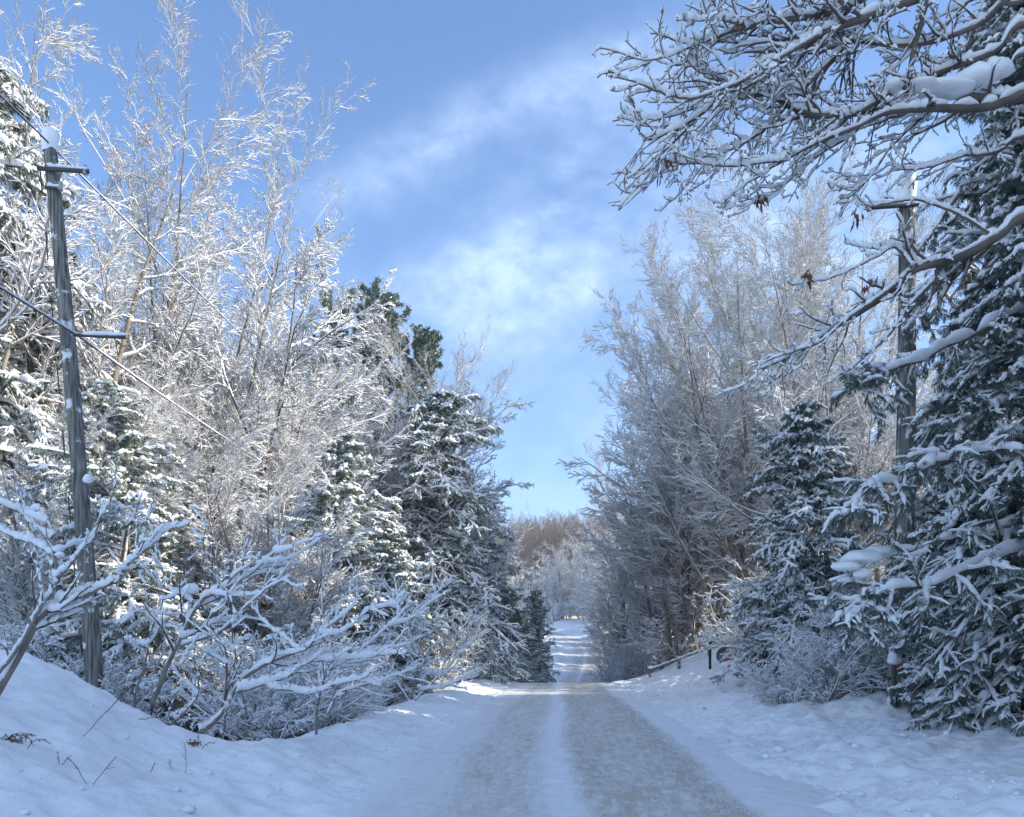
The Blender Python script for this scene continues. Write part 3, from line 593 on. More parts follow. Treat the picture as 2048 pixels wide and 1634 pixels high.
# ------------------------------------------------------------------ hand-laid branches (photograph's own limbs)
def strokes(lst, K, depth_default):
    out = []; rad = []
    for pts, r0, r1_, dep in lst:
        q = []
        for i, p in enumerate(pts):
            if len(p) == 3 and p[2] == 'w': continue
            d = dep[0] + (dep[1] - dep[0]) * i / (len(pts) - 1)
            q.append(W(p[0], p[1], d))
        q = np.array([q]); q, rr_ = resample(q, np.linspace(r0, r1_, q.shape[1])[None], K); out.append(q[0]); rad.append(rr_[0])
    return np.array(out), np.array(rad)
def z6(*p): return [(1200 + .4161 * a, .4161 * b) for a, b in p]
def z7(*p): return [(1348 + .3428 * a, 540 + .3428 * b) for a, b in p]
def z3(*p): return [(.3428 * a, 1074 + .3428 * b) for a, b in p]
def overhang():
    rng = np.random.default_rng(61); tx, ty = 7.0, 7.6; g0 = gz(tx, ty)
    root = empty('overhanging_tree', (tx, ty, g0)); tag(root, 'leafless tree whose snow-piled limbs hang into the photo from the upper right', 'tree')
    o3 = np.array([tx, ty, g0])
    T = np.array([[(0, 0, -.3), (-.05, .0, 2.5), (.05, .1, 5), (-.1, 0, 7.5), (.1, .05, 10), (0, 0, 13)]], float); TR = np.array([[.24, .2, .18, .15, .11, .05]])
    T, TR = resample(T, TR, 20); g = Geo(); tube(g, T, TR, 12); g.build('trunk', BARK, root)
    ls = [
     (z6((2900, 420), (2300, 400), (2060, 440), (1850, 520), (1560, 525), (1250, 548), (1080, 562), (960, 540), (830, 470), (700, 400), (520, 370), (420, 280)), .05, .006, (7.6, 6.6)),
     (z6((2900, 320), (2300, 380), (2000, 470), (1800, 460), (1600, 430), (1430, 440), (1330, 500), (1180, 560)), .055, .012, (7.6, 7.0)),
     (z6((2900, 200), (2200, -150), (1700, -100), (1540, -10), (1300, 80), (1050, 170), (850, 280), (720, 350), (600, 430), (450, 580), (330, 640), (190, 690)), .05, .006, (7.6, 6.2)),
     (z6((1050, 170), (850, 290), (640, 420), (400, 500), (250, 470), (60, 405)), .016, .005, (6.6, 6.0)),
     (z6((2900, 150), (2100, -250), (1500, -60), (1280, 90), (1190, 220), (1050, 350), (960, 440), (880, 520), (760, 620), (600, 690), (370, 715)), .045, .006, (7.6, 6.8)),
     (z6((960, 440), (700, 470), (450, 540), (280, 580), (120, 560)), .014, .004, (7.0, 6.6)),
     (z6((1560, 525), (1380, 545), (1250, 610), (1050, 690), (900, 770), (750, 850), (600, 940)), .022, .004, (7.0, 6.6)),
     (z6((900, 770), (700, 790), (500, 800), (330, 805)), .010, .004, (6.7, 6.5)),
     (z6((2900, -100), (2000, -300), (1400, -80), (1100, 60), (900, 90), (700, 130), (500, 200), (300, 290)), .045, .005, (7.6, 6.4)),
     (z6((700, 130), (550, 90), (370, 90)), .010, .004, (6.6, 6.3)),
     (z6((1750, -260), (1640, -50), (1570, 0), (1500, 230), (1470, 370), (1430, 440)), .03, .02, (7.3, 7.0)),
     (z6((2900, 300), (2100, -20), (1800, 130), (1560, 210), (1300, 210), (1100, 150), (980, 60)), .035, .005, (7.6, 7.2)),
     (z6((2900, 400), (2100, 120), (1900, 250), (1700, 330), (1500, 420), (1250, 640), (1060, 760), (850, 960), (800, 990)), .035, .004, (7.6, 7.4)),
     (z6((1250, 548), (1200, 700), (1140, 820), (1050, 970)), .010, .003, (7.0, 6.9)),
     (z6((2900, 1000), (2100, 1030), (1900, 1140), (1700, 1240), (1500, 1290), (1400, 1370), (1260, 1470), (1100, 1560), (1000, 1620), (880, 1690), (740, 1750)), .055, .007, (7.6, 7.2)),
     (z7((1300, 80), (1150, 190), (1000, 290), (850, 430), (640, 510), (420, 595)), .02, .004, (7.3, 7.0)),
     (z7((1520, 60), (1380, 200), (1240, 380), (1100, 500), (1000, 580), (880, 640)), .022, .005, (7.5, 7.2)),
     (z6((1500, 1290), (1420, 1190), (1330, 1240), (1150, 1330), (950, 1380)), .014, .004, (7.3, 7.1)),
     (z6((1480, 1260), (1430, 1180), (1300, 1180), (1180, 1150)), .010, .004, (7.3, 7.2)),
     (z6((1900, 1140), (1700, 1020), (1500, 960), (1320, 990), (1240, 970)), .014, .004, (7.5, 7.2)),
     (z6((2900, 250), (2100, 250), (1950, 330), (1750, 420), (1600, 530), (1430, 700), (1330, 850), (1260, 900)), .025, .004, (7.6, 7.4)),
     (z6((2900, 0), (2300, -100), (2000, 20), (1800, 0), (1650, 130), (1450, 300), (1330, 420)), .03, .004, (7.6, 7.4)),
     (z6((2900, 600), (2100, 640), (1900, 720), (1700, 740), (1500, 800), (1350, 780)), .025, .004, (7.6, 7.5)),
    ]
    P, R = strokes(ls, 40, 7); P = P - o3
    P = P + np.cumsum(rng.normal(size=P.shape) * .006, 1) * np.linspace(0, 1, 40)[None, :, None]
    P1, R1 = grow(rng, P, R, 1, .30, 1, .15, 38, 8, .16, .02, .5, .35, length=.18, rmin=.006, taper=.35, flat=.3)
    P2, R2 = grow(rng, P1, R1, 1, .15, 1, .42, 42, 6, .18, .02, .6, .5, length=.115, rmin=.0046, flat=.2)
    P3, R3 = grow(rng, P2, R2, 1, .2, 1, .42, 45, 4, .18, .02, .7, .7, length=.10, rmin=.0046, flat=.2)
    g = Geo(); tube(g, P, R, 9); tube(g, P1, R1, 6); tube(g, P2, R2, 5); tube(g, P3, R3, 4, cap=True); g.build('limbs', TWIGD, root)
    g = Geo()
    Pq, Rq = resample(P, R, 90); snowtube(rng, g, Pq, Rq, .050, 9, .05, .5)
    Pq, Rq = resample(P1, R1, 16); snowtube(rng, g, Pq, Rq, .027, 8, .16, .6)
    Pq, Rq = resample(P2, R2, 10); snowtube(rng, g, Pq, Rq, .021, 7, .22, .6)
    Pq, Rq = resample(P3, R3, 6); snowtube(rng, g, Pq, Rq, .019, 6, .15, .5)
    # the heavy snow piled on the upper limb and in the forks
    for (px, py, d, sx, sz) in ((1950, 165, 7.3, .24, .13), (1890, 180, 7.25, .24, .09), (1995, 140, 7.3, .14, .12), (1790, 175, 7.1, .13, .07), (1660, 55, 7.0, .09, .05), (1510, 322, 6.8, .06, .05), (1845, 178, 7.2, .20, .07)):
        blob(rng, g, np.array(W(px, py, d)) - o3, sx, sx * .7, sz, 14, 9)
    g.build('snow_cover', SNOW, root)
    for (px, py, d, n) in ((1333, 308, 6.4, 14), (1473, 40, 6.5, 12), (1520, 385, 6.8, 16), (1614, 542, 7.1, 34), (1750, 160, 7.1, 16), (1716, 425, 7.2, 12), (1737, 553, 7.2, 8), (1395, 75, 6.4, 8)):
        g = Geo(); c = np.array(W(px, py, d)) - o3; P_ = c[None, None] + rng.normal(size=(n, 2, 3)) * .03; P_[:, 1, 2] -= .08
        blades(rng, g, P_, 1, .08, .016, .9, .5); g.build('dead_leaves', LEAF, root)
def blob(rng, g, c, sx, sy, sz, a=12, b=8):
    th = np.arange(a) * 2 * np.pi / a; ph = np.linspace(-np.pi / 2, np.pi / 2, b); p = rng.uniform(0, 6.28, 6)
    TH, PH = np.meshgrid(th, ph); k = 1 + .13 * np.sin(2 * TH + p[0]) * np.cos(PH) + .10 * np.sin(3 * TH + 2 * PH + p[1]) * np.cos(PH) + .06 * np.sin(5 * TH + p[2]) * np.cos(PH)
    zz_ = np.sin(PH); zz_ = np.where(zz_ < 0, zz_ * .55, zz_)
    V = np.stack([np.cos(PH) * np.cos(TH) * k * sx, np.cos(PH) * np.sin(TH) * k * sy, zz_ * k * sz], -1) + np.asarray(c)
    i = np.arange(b - 1)[:, None] * a + np.arange(a)[None]; j = np.arange(b - 1)[:, None] * a + (np.arange(a)[None] + 1) % a
    g.add(V, np.stack([i, j, j + a, i + a], -1).reshape(-1, 4))
overhang()

def hand_shrub(label, ls, base, seed, dens=.22, snow=.05, ratio=.34, cat='shrub', name='leaning_sumac', rmin=.006):
    rng = np.random.default_rng(seed); root = empty(name, base); tag(root, label, cat); o3 = np.array(base)
    P, R = strokes(ls, 30, 9); P = P - o3
    P[0, 0, 2] -= .7; P[0, 1, 2] -= .3
    P = P + np.cumsum(rng.normal(size=P.shape) * .007, 1)
    P1, R1 = grow(rng, P, R, 1, .25, 1, ratio, 40, 9, .13, .05, .6, .4, length=dens, rmin=rmin, taper=.3, upb=.3)
    P2, R2 = grow(rng, P1, R1, 1, .25, 1, .45, 40, 6, .13, .04, .7, .6, length=dens, rmin=rmin * .8)
    g = Geo(); tube(g, P, R, 9, cap=True); g.build('stem', BARK, root)
    g = Geo(); tube(g, P1, R1, 6, cap=True); tube(g, P2, R2, 5, cap=True); g.build('twigs', TWIGD, root)
    g = Geo(); Pq, Rq = resample(P, R, 70); snowtube(rng, g, Pq, Rq, snow * 1.5, 9, .02, .3, base=.4)
    Pq, Rq = resample(P1, R1, 18); snowtube(rng, g, Pq, Rq, snow, 8, .06, .4, base=1.3)
    Pq, Rq = resample(P2, R2, 10); snowtube(rng, g, Pq, Rq, snow * .75, 7, .08, .4, base=1.3)
    return root, g, rng, o3
def done(t): t[1].build('snow_cover', SNOW, t[0])
bx = at(-10, 7.2)
t = hand_shrub('large leaning sumac in front of the leaning utility pole at the left edge', [
    (z3((-60, 960), (0, 890), (180, 570), (260, 440), (350, 380), (330, 120), (325, -20), (240, -180)), .034, .008, (7.2, 7.4)),
    (z3((350, 380), (470, 350), (600, 290), (700, 240), (780, 140), (880, 60), (1010, -50)), .02, .007, (7.3, 7.1)),
    (z3((345, 260), (400, 190), (500, 90), (570, 0), (640, -160), (700, -300)), .016, .006, (7.35, 7.3)),
    (z3((325, 120), (230, 50), (100, -10), (0, -60), (-120, -90)), .016, .006, (7.4, 7.6)),
    (z3((-80, 860), (0, 770), (140, 590), (240, 430), (310, 330), (330, 250)), .022, .014, (7.15, 7.3)),
    (z3((260, 440), (230, 260), (200, 80), (170, -100), (110, -300)), .012, .005, (7.3, 7.6)),
    (z3((700, 240), (800, 60), (880, -140)), .010, .005, (7.15, 7.2))], bx, 71, .22, .045, .30)
for (px, py, d, sx, sz) in ((176, 960, 7.35, .055, .075), (120, 1110, 7.3, .06, .04), (245, 1135, 7.15, .07, .05), (95, 1215, 7.3, .05, .04)): blob(t[2], t[1], np.array(W(px, py, d)) - t[3], sx * .8, sx * .8, sz * .8, 14, 9)
done(t)
bx = at(302, 10)
t = hand_shrub('forked sumac stem right of the leaning utility pole', [
    (z3((870, 1040), (930, 870), (1010, 690), (1080, 550), (1180, 370), (1300, 310), (1470, 220), (1600, 110), (1700, 0)), .04, .007, (10, 10.2)),
    (z3((1130, 400), (1070, 340), (1000, 280), (950, 180), (920, 60), (930, -60)), .018, .006, (10.1, 10.3)),
    (z3((1060, 640), (1180, 600), (1300, 540), (1450, 400), (1560, 300), (1700, 240)), .02, .006, (10.1, 9.9)),
    (z3((1180, 370), (1190, 200), (1170, 20), (1190, -120)), .012, .005, (10.1, 10.2)),
    (z3((1300, 310), (1330, 180), (1400, 60)), .010, .005, (10.1, 10.2))], bx, 72, .24, .05, .32)
blob(t[2], t[1], np.array(W(382, 1180, 10.15)) - t[3], .11, .08, .09, 14, 9); done(t)
bx = at(278, 10.6)
t = hand_shrub('thin upright sumac shoot beside the foot of the leaning pole', [
    (z3((780, 960), (800, 860), (850, 720), (870, 560), (900, 460), (940, 370), (930, 290), (880, 180)), .018, .006, (10.6, 10.6)),
    (z3((860, 640), (800, 620), (740, 580)), .008, .004, (10.6, 10.6)), (z3((860, 360), (830, 280), (790, 220)), .008, .004, (10.6, 10.6))], bx, 73, .3, .05, .22); done(t)
bx = at(398, 9.4)
t = hand_shrub('low wide sumac bent sideways across the snow at the top of the left bank', [
    (z3((1140, 1160), (1200, 1120), (1290, 1020), (1400, 830), (1560, 730), (1740, 660), (1850, 560), (1970, 470)), .042, .007, (9.4, 9.9)),
    (z3((1390, 910), (1560, 880), (1700, 830), (1800, 760), (2040, 740), (2300, 700)), .024, .006, (9.5, 10.0)),
    (z3((1400, 830), (1370, 700), (1350, 560), (1370, 480), (1340, 330)), .014, .005, (9.5, 9.6)),
    (z3((1740, 660), (1660, 580), (1560, 500), (1500, 400)), .012, .005, (9.7, 9.9)),
    (z3((1560, 880), (1800, 930), (2000, 860), (2200, 880)), .012, .005, (9.6, 9.8)),
    (z3((1850, 560), (2000, 540), (2150, 420), (2300, 380)), .012, .005, (9.8, 10)),
    (z3((1290, 1170), (1330, 1010), (1340, 960)), .016, .012, (9.6, 9.55))], bx, 74, .2, .048, .36)
done(t)
bx = at(350, 9.8)
t = hand_shrub('short crooked sumac between the forked stem and the bent one', [
    (z3((1000, 1110), (1060, 1040), (1150, 940), (1170, 760), (1240, 640), (1220, 500), (1300, 400)), .018, .006, (9.8, 9.9)),
    (z3((970, 1060), (1020, 800), (1100, 640)), .010, .005, (9.8, 9.9))], bx, 75, .25, .05, .3); done(t)
bx = at(640, 12.0)
t = hand_shrub('snow-clotted sumac tangle in the hollow right of the bent sumac', [
    (z3((1840, 1100), (1860, 960), (1900, 800), (2040, 700), (2200, 560), (2350, 420)), .022, .006, (12, 12.3)),
    (z3((1900, 1060), (1980, 900), (2200, 840), (2420, 760)), .018, .006, (12, 12.4)),
    (z3((1860, 960), (1780, 760), (1700, 560)), .014, .006, (12, 12.3)),
    (z3((1900, 800), (1980, 600), (2060, 380)), .014, .006, (12, 12.3))], bx, 76, .2, .045, .4); done(t)
bx = at(835, 19)
t = hand_shrub('branching roadside bush where the left verge meets the road', [
    ([(815, 1425), (838, 1343), (834, 1292), (810, 1247), (800, 1190)], .03, .008, (19, 19)),
    ([(838, 1343), (862, 1292), (869, 1240), (885, 1170)], .022, .007, (19, 19.3)),
    ([(830, 1400), (880, 1350), (930, 1290), (950, 1220)], .02, .007, (19, 19.5)),
    ([(822, 1410), (780, 1340), (760, 1270), (755, 1200)], .02, .007, (19, 19.3)),
    ([(838, 1380), (900, 1370), (960, 1340)], .016, .007, (19, 19))], bx, 77, .2, .055, .42, rmin=.007); done(t)

def cyl(g, p0, p1, r0, r1_, S=16, K=2, cap=True):
    t_ = np.linspace(0, 1, K)[:, None]; P = (np.array(p0)[None] * (1 - t_) + np.array(p1)[None] * t_)[None]
    tube(g, P, np.linspace(r0, r1_, K)[None], S, cap=cap)
def box(g, c, s, rz_=0.):
    v = np.array([(x, y, z) for x in (-1, 1) for y in (-1, 1) for z in (-1, 1)], float) * np.array(s) / 2
    ca, sa = math.cos(rz_), math.sin(rz_); v = np.stack([v[:, 0] * ca - v[:, 1] * sa, v[:, 0] * sa + v[:, 1] * ca, v[:, 2]], 1) + np.array(c)
    g.add(v, [(0, 1, 3, 2), (4, 6, 7, 5), (0, 4, 5, 1), (2, 3, 7, 6), (0, 2, 6, 4), (1, 5, 7, 3)])
# ------------------------------------------------------------------ near right evergreen
def near_cedar():
    loc = at(2085, 12.0)
    ex = [[W(2060, 620, 12), W(1930, 680, 11.0), W(1811, 725, 9.9), W(1760, 752, 9.8), W(1725, 790, 9.7)],
          [W(2070, 850, 12), W(1930, 905, 10.2), W(1860, 935, 9.8), W(1780, 965, 9.5), W(1735, 985, 9.4), W(1705, 1030, 9.3)],
          [W(2070, 1090, 12), W(1900, 1160, 10), W(1800, 1180, 9.6), W(1740, 1210, 9.5), W(1710, 1260, 9.4)]]
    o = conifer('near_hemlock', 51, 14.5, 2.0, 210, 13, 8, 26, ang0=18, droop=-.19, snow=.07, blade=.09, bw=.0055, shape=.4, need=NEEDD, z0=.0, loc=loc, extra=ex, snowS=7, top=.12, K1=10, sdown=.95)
    rng = np.random.default_rng(3); g = Geo()
    for (px, py, d, sx, sz) in ((1760, 1105, 9.9, .22, .09), (1722, 1118, 9.7, .24, .12), (1690, 1135, 9.6, .16, .08), (1800, 1098, 10.0, .20, .06), (1725, 1150, 9.65, .13, .09)):
        blob(rng, g, np.array(W(px, py, d)) - np.array(loc), sx, sx * .8, sz, 18, 10)
    cyl(g, np.array(W(1850, 1100, 10.4)) - np.array(loc), np.array(W(1660, 1160, 9.6)) - np.array(loc), .03, .02, 8, 6)
    g.build('snow_mound', SNOW, o)
    tag(o, 'large dark evergreen with drooping snow-clumped boughs filling the right edge', 'tree')
near_cedar()
CE = conifer('near_hemlock', 52, 4.2, 1.9, 110, 12, 7, 16, ang0=8, droop=-.17, snow=.06, blade=.09, bw=.006, shape=.6, need=NEEDD, z0=.0, snowS=7, top=.1, sdown=.9)
put(CE, 1930, 13.2, 2, (.8, .8, .85), 'low drooping evergreen to the right of the weathered post with orange ribbon')
cp(CE, 2110, 11.6, 4, (.9, .9, .9), 'low snow-clumped evergreen cut off at the lower right edge above the bank')
cp(CD, 1960, 21, 3.1, (1.0, 1.0, 1.3), 'tall shaded evergreen behind the right-hand utility pole')

# ------------------------------------------------------------------ utility poles, wires
METAL = mat('dull_metal', (.07, .07, .075), .5); CABLE = mat('black_cable', (.03, .03, .035), .6); CER = mat('grey_insulator', (.35, .35, .34), .35)
def upole(label, foot, topp, r0, r1_, arm, group):
    root = empty('utility_pole', foot); tag(root, label, 'utility pole', group); f = np.array(foot); tv = np.array(topp) - f; rng = np.random.default_rng(int(abs(foot[0]) * 10))
    K = 30; s = np.linspace(0, 1, K)[:, None]; P = (tv[None] * s + np.array([0, 0, -.6]) * (1 - s))[None]; P[0, :, 0] += .06 * np.sin(s[:, 0] * 3)
    Rr = (r0 + (r1_ - r0) * s[:, 0])[None] * rng.uniform(.975, 1.025, (1, K))
    g = Geo(); tube(g, P, Rr, 20, cap=True); g.build('pole_shaft', WOOD, root)
    g = Geo(); top = P[0, -1]
    # snow cap: a rounded plug
    th = np.arange(18) * 2 * np.pi / 18; prof = [(1.02, -.14), (1.12, -.02), (1.22, .10), (1.16, .22), (.9, .32), (.5, .375), (0.02, .39)]
    V = np.array([[(top[0] + q * r1_ * math.cos(a) * (1 + .06 * math.sin(2 * a + 1)), top[1] + q * r1_ * math.sin(a), top[2] + z * (r1_ / .13)) for a in th] for q, z in prof])
    i = np.arange(len(prof) - 1)[:, None] * 18 + np.arange(18)[None]; j = np.arange(len(prof) - 1)[:, None] * 18 + (np.arange(18)[None] + 1) % 18
    g.add(V, np.stack([i, j, j + 18, i + 18], -1).reshape(-1, 4)); g.build('snow_cap', SNOW, root)
    u = tv / np.linalg.norm(tv)
    for k, (h, dx, ln, rr) in enumerate(arm):
        c = tv * h
        g = Geo(); cyl(g, c + np.array([-dx * .2 * ln, -.17, 0]), c + np.array([dx * ln, -.17, -.08 * ln]), rr, rr * .9, 10, 8); o = g.build('bracket_arm', METAL, root)
        g = Geo(); cyl(g, c + np.array([dx * ln * .92, -.17, -.10 * ln - .03]), c + np.array([dx * ln * .92, -.17, -.1 * ln + .13]), .045, .03, 12, 5); g.build('insulator', CER, root)
        g = Geo(); s2 = np.linspace(.05, 1, 14)[:, None]; PP = (c + np.array([0, -.17, .0]) + np.array([dx * ln, 0, -.08 * ln]) * s2)[None]
        snowtube(rng, g, PP, np.full((1, 14), rr), .055, 8, 0, .5); g.build('snow_cover', SNOW, root)
    g = Geo(); 
    for k in range(9):
        h = .08 + k * .105; c = tv * h; cyl(g, c + np.array([-.16, -.09, 0]), c + np.array([-.16, -.09, 0]) + u * .5, .012, .012, 6)
    g.build('ground_wire', METAL, root)
    return root
PF = at(206, 14.0); PT = W(99, 292, 14.0)
upole('leaning weathered utility pole capped with snow on the left bank', PF, PT, .165, .115, [(.955, 1, .78, .04), (.925, 1, .25, .025)], None)
QF = at(1798, 15.0); QT = W(1813, 385, 15.0)
upole('upright utility pole capped with snow on the right behind hanging limbs', QF, QT, .20, .15, [(.965, -1, .9, .035)], None)
def wire(label, pts, r, snow_seg, name='overhead_wire', sag=.4, group='overhead wires along the left side'):
    rng = np.random.default_rng(3); P = []
    for a, b in zip(pts[:-1], pts[1:]):
        s = np.linspace(0, 1, 60)[:, None]; q = np.array(a)[None] * (1 - s) + np.array(b)[None] * s; q[:, 2] -= sag * 4 * (s * (1 - s))[:, 0]; P.append(q)
    P = np.concatenate(P)[None]; root = empty(name, tuple(P[0, 0])); o3 = P[0, 0].copy(); P = P - o3
    g = Geo(); tube(g, P, np.full(P.shape[:2], r), 6); g.build('cable', CABLE, root)
    g = Geo(); Pq, Rq = resample(P, np.full(P.shape[:2], r), 420); snowtube(rng, g, Pq, Rq, snow_seg, 6, .0, .25, base=0); g.build('snow_cover', SNOW, root)
    tag(root, label, 'wire', group)
def along(p, y): return np.array([p[0] + .064 * (y - p[1]), y, p[2]])
t1 = np.array(PT) + np.array([.05, -.13, -.02]); e1 = np.array(W(700, 872, 46)); 
wire('upper overhead wire passing the snow-capped top of the leaning pole', [along(t1, -16) + np.array([-.6, 0, .9]), t1, e1], .012, .026, sag=.15)
t2 = np.array(W(150, 668, 13.7)); e2 = np.array(W(640, 985, 40)); 
wire('lower thick snow-loaded wire crossing the middle of the leaning pole', [along(t2, -16) + np.array([-.4, 0, .5]), t2, e2], .013, .05, sag=.25)
# snow lump and sagging branch stub where the lower wire meets the pole
def lump():
    rng = np.random.default_rng(8); c = np.array(W(190, 672, 13.6)); root = empty('cable_bracket', tuple(c)); tag(root, 'snow-heaped cable bracket halfway up the leaning pole', 'bracket')
    g = Geo(); cyl(g, (-.38, 0, .02), (.55, 0, -.03), .03, .03, 8, 6); g.build('bracket_arm', METAL, root)
    g = Geo(); blob(rng, g, (.05, 0, .03), .30, .06, .06, 18, 9); blob(rng, g, (.36, 0, .02), .25, .05, .045, 14, 8); g.build('snow_cover', SNOW, root)
lump()
# ------------------------------------------------------------------ right bank: mailbox post, rail fence, sign, shed
def bevel_box(name, c, s, m, parent, bev=.01, rz_=0):
    g = Geo(); box(g, (0, 0, 0), s); o = g.build(name, m, parent, smooth=False); o.location = c; o.rotation_euler = (0, 0, rz_)
    b = o.modifiers.new('bevel', 'BEVEL'); b.width = bev; b.segments = 2; return o
def post():
    p = at(1788, 13.8, .2); root = empty('weathered_post', p, .15); tag(root, 'square weathered post topped with snow and tied with orange ribbon', 'post')
    rng = np.random.default_rng(4)
    bevel_box('post_shaft', (0, 0, .05), (.17, .17, 1.0), WOOD, root)
    g = Geo(); blob(rng, g, (0.02, 0, .58), .17, .14, .11, 16, 10); blob(rng, g, (0, 0, .67), .12, .10, .12, 14, 8); blob(rng, g, (-.02, 0, .77), .065, .06, .10, 12, 7); g.build('snow_cap', SNOW, root)
    g = Geo(); 
    s = np.linspace(0, 1, 9)[:, None]
    for k in range(5):
        a = k * 1.26; PP = np.stack([.10 + .07 * np.cos(a) * s[:, 0] , -.10 - .03 * s[:, 0], .52 + .05 * np.sin(a) * s[:, 0]], 1)[None]; tube(g, PP, np.full((1, 9), .018), 6, np.full((1, 9), .03), cap=True)
    OR = mat('orange_ribbon', (.85, .13, .03), .6); g.build('ribbon', OR, root)
    g = Geo(); cyl(g, (-.25, -.03, .30), (-.05, 0, .26), .035, .03, 8); g.build('peg', WOOD, root)
post()
def rail_fence(label, pts, h, npost, rails=(.45,)):
    a, b = np.array(pts[0]), np.array(pts[1]); root = empty('rail_fence', tuple(a)); tag(root, label, 'fence'); rng = np.random.default_rng(6); d = b - a
    for k in range(npost):
        q = d * k / max(npost - 1, 1); zg = gz(a[0] + q[0], a[1] + q[1]) - a[2]
        bevel_box('fence_post', (q[0], q[1], zg + h / 2 - .1), (.12, .12, h), WOOD, root); 
        g = Geo(); blob(rng, g, (q[0], q[1], zg + h - .1), .10, .10, .10, 12, 7); g.build('snow_cap', SNOW, root)
    for r in rails:
        g = Geo(); z0 = gz(a[0], a[1]) - a[2] + r; z1 = gz(b[0], b[1]) - a[2] + r
        cyl(g, (0, -.07, z0), (d[0], d[1] - .07, z1), .055, .05, 8, 12); g.build('rail', WOOD, root)
        g = Geo(); s = np.linspace(0, 1, 24)[:, None]; PP = (np.array([0, -.07, z0]) * (1 - s) + np.array([d[0], d[1] - .07, z1]) * s)[None]; snowtube(rng, g, PP, np.full((1, 24), .05), .10, 8); g.build('snow_cover', SNOW, root)
rail_fence('old wooden rail fence glimpsed through the evergreen at the right edge', (at(1918, 13.2), at(2160, 12.6)), 1.0, 2, (.75,))
rail_fence('snow-covered log rail fence left of the oval sign on the bank', (at(1300, 34), at(1418, 33)), .55, 3, (.35,))
def sign():
    p = at(1420, 28.5); root = empty('hanging_sign', p); tag(root, 'oval sign hanging in a dark post frame on the right bank', 'sign')
    DK = mat('dark_sign_frame', (.03, .028, .025), .6)
    bevel_box('sign_post', (0, 0, .25), (.09, .09, 1.5), DK, root); bevel_box('sign_post', (1.25, 0, .25), (.09, .09, 1.5), DK, root)
    bevel_box('crossbar', (.625, .0, 1.02), (1.36, .07, .07), DK, root)
    def oval(r1_, r2, y0, m, name, y1):
        g = Geo(); n = 40; a = np.arange(n) * 2 * np.pi / n; V = []
        for y in (y0, y1): V += [(.66 + r1_ * math.cos(t), y, .50 + r2 * math.sin(t)) for t in a]
        V += [(.66, y0, .5), (.66, y1, .5)]; i = np.arange(n); j = (i + 1) % n
        g.add(V, np.stack([i, j, j + n, i + n], 1), np.concatenate([np.stack([j, i, np.full(n, 2 * n)], 1), np.stack([i + n, j + n, np.full(n, 2 * n + 1)], 1)])); return g.build(name, m, root, smooth=False)
    oval(.42, .36, -.02, mat('teal_sign_rim', (.03, .10, .13), .5), 'sign_rim', .03); oval(.36, .30, -.03, mat('sign_face', (.10, .07, .065), .5, ((.05, .13, .16), 5, .45, .55)), 'sign_panel', -.021)
    g = Geo()
    for k, (z, w) in enumerate(((.60, .34), (.50, .44), (.40, .30))): box(g, (.66, -.033, z), (w, .004, .045))
    g.build('sign_band', mat('red_sign_paint', (.30, .05, .04), .5), root, smooth=False)
    g = Geo(); cyl(g, (.45, 0, .80), (.45, 0, .99), .01, .01, 6); cyl(g, (.87, 0, .80), (.87, 0, .99), .01, .01, 6); g.build('hanger', METAL, root)
    rng = np.random.default_rng(2); g = Geo(); s = np.linspace(0, 1, 20)[:, None]; PP = (np.array([-.05, 0, 1.03]) * (1 - s) + np.array([1.3, 0, 1.03]) * s)[None]; snowtube(rng, g, PP, np.full((1, 20), .035), .05, 8); g.build('snow_cover', SNOW, root)
sign()
def shed():
    p = at(1462, 47); root = empty('wooden_shed', p); tag(root, 'red-brown wooden shed glimpsed between the trunks behind the oval sign', 'shed')
    RB = mat('red_brown_boards', (.15, .055, .04), .85, ((.08, .04, .03), 5, .4, .6))
    g = Geo(); box(g, (0, 0, 1.5), (3.6, 3, 3.4)); 
    for k in range(18): box(g, (-1.7 + k * .2, -1.515, 1.5), (.03, .03, 3.3))
    g.build('wall', RB, root, smooth=False)
    g = Geo(); g.add([(-2.0, -1.75, 3.15), (2.0, -1.75, 3.15), (2.0, 1.75, 3.15), (-2.0, 1.75, 3.15), (-2.0, 0, 4.3), (2.0, 0, 4.3)], [(0, 1, 5, 4), (2, 3, 4, 5), (0, 3, 2, 1)], [(0, 4, 3), (1, 2, 5)]); g.build('roof', SNOW, root, smooth=False)
    bevel_box('door', (-.3, -1.55, 1.0), (.95, .04, 2.0), mat('dark_door', (.05, .03, .025), .7), root)
    bevel_box('window', (1.0, -1.55, 1.6), (.6, .04, .6), mat('dark_glass', (.02, .025, .03), .15), root)
shed()
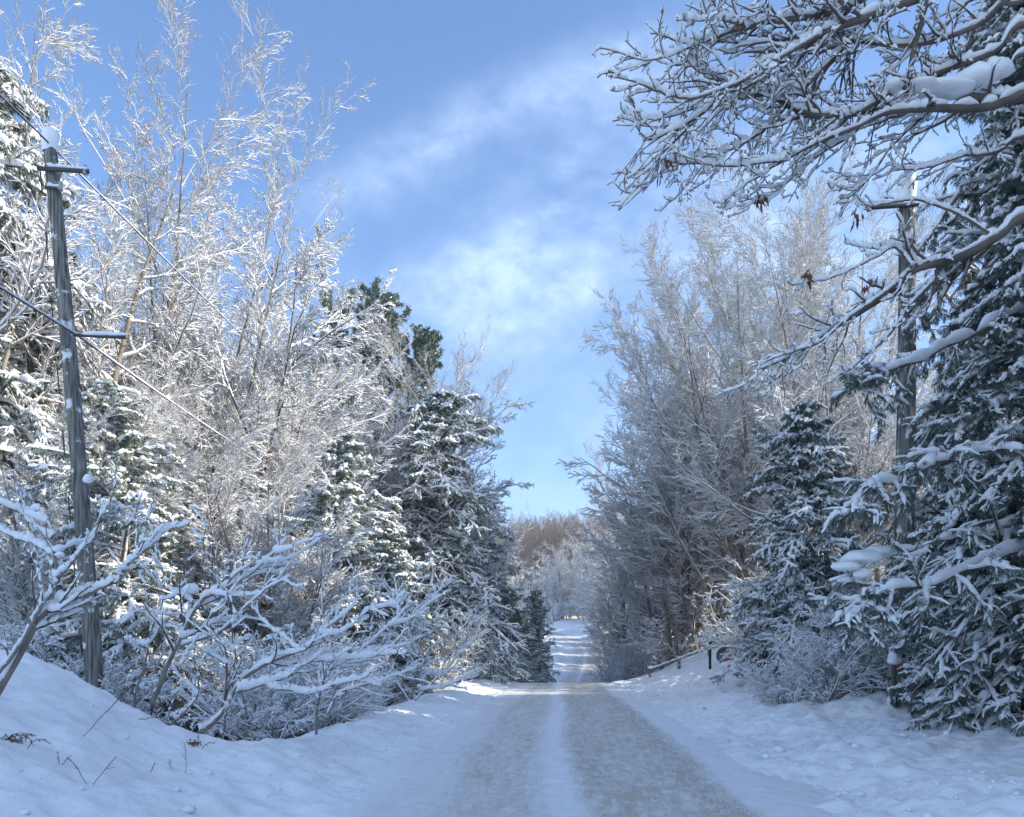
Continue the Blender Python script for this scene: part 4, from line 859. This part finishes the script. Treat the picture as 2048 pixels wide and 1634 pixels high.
# ------------------------------------------------------------------ small things in the snow
def clods():
    rng = np.random.default_rng(12); g = Geo()
    for side, n in ((1, 1300), (-1, 500)):
        y = 4.5 + rng.random(n) ** 1.6 * 26; d = side * (1.75 + rng.gamma(2.0, .8, n)); x = rx(y) + d; z = ground(x, y); s = rng.gamma(1.6, .007, n) + .005
        for k in range(n): blob(rng, g, (x[k], y[k], z[k] + s[k] * .25), s[k] * rng.uniform(.8, 1.5), s[k] * rng.uniform(.8, 1.3), s[k] * .8, 7, 5)
    tag(g.build('snow_clods', SNOW), 'loose snow clods thrown by the plough along both road edges', 'snow clods', kind='stuff')
clods()
def stick(label, a, b, r):
    rng = np.random.default_rng(int(a[0])); q = np.array([W(*a), W(*b)]); root = q[0]; s = np.linspace(0, 1, 10)[:, None]; P = (q[0] * (1 - s) + q[1] * s)[None] - root; P[0, 1:-1] += rng.normal(size=(8, 3)) * .004
    g = Geo(); tube(g, P, np.linspace(r, r * .5, 10)[None], 6, cap=True); o = g.build('bare_stalk', TWIGD); o.location = root; tag(o, label, 'stalk')
stick('long thin stalk poking diagonally out of the left snowbank', (292, 1340, 8.6), (166, 1473, 6.9), .006)
rs_ = np.random.default_rng(44)
for k in range(16):
    x = rs_.uniform(-8.5, -3.2); y = rs_.uniform(6.3, 9.0); z = gz(x, y); r = empty('dry_stalk', (x, y, z)); n_ = rs_.integers(1, 3); h_ = rs_.uniform(.12, .4)
    P = np.zeros((n_, 6, 3)); d_ = rs_.normal(size=(n_, 3)) * .5; d_[:, 2] = 1
    for q in range(1, 6): P[:, q] = P[:, q - 1] + nrm(d_) * h_ / 5; d_ += rs_.normal(size=d_.shape) * .15
    P[:, :, 2] -= .03; g = Geo(); tube(g, P, np.full((n_, 6), .003), 5, cap=True); g.build('stem', TWIGD, r)
    P1, R1 = grow(rs_, P, np.full((n_, 6), .003), 2, .4, .9, .35, 40, 4, .1, 0, .8, .6, rmin=.002); g = Geo(); tube(g, P1, R1, 4); g.build('twigs', TWIGD, r)
    tag(r, 'thin dry stalk poking up through the snow of the left bank', 'stalk', 'dry stalks on the left bank')
stick('short dark stalk lying level on the left bank', (277, 1438, 8.0), (345, 1433, 8.1), .005)
def weeds(label, px, y, n, h, seed):
    rng = np.random.default_rng(seed); p = at(px, y); a = rng.uniform(0, 6.28, n); P = np.zeros((n, 5, 3)); d = np.stack([np.cos(a) * .6, np.sin(a) * .6, np.ones(n)], 1); P[:, 0, :2] = rng.normal(size=(n, 2)) * .08
    P[:, 0, 2] = -.05
    for k in range(1, 5): P[:, k] = P[:, k - 1] + nrm(d) * h / 4 * rng.uniform(.6, 1.2, (n, 1)); d[:, 2] -= .45; d += rng.normal(size=(n, 3)) * .1
    g = Geo(); tube(g, P, np.full((n, 5), .0035), 4); blades(rng, g, P, 5, .05, .008, .4); o = g.build('dry_weeds', LEAF); o.location = p; tag(o, label, 'weeds')
weeds('dead brown weeds drooping over the snow at the left edge', 30, 6.6, 12, .28, 1)
weeds('dead brown weeds below the bent sumac on the left bank', 385, 8.6, 12, .18, 2)
weeds('sparse dry weeds at the lip of the hollow right of the bent sumac', 470, 9.6, 12, .2, 3)
weeds('dry weeds by the road edge on the right slope below the dark evergreen', 1418, 18, 10, .2, 4)

# ------------------------------------------------------------------ thin volume added to lift the darks, standing in for windshield glare
g = Geo(); box(g, (0, 280, 40), (880, 720, 94)); hz = g.build('veil_haze', bpy.data.materials.new('glare_veil'), smooth=False); tag(hz, kind='stuff')
hm = hz.data.materials[0]; hm.use_nodes = True; ht = hm.node_tree; ht.nodes.clear(); ho = N(ht, 'ShaderNodeOutputMaterial'); pv = N(ht, 'ShaderNodeVolumePrincipled')
pv.inputs['Color'].default_value = (.85, .93, 1, 1); pv.inputs['Density'].default_value = .0008; pv.inputs['Anisotropy'].default_value = .2; L(ht, pv.outputs[0], ho.inputs['Volume'])
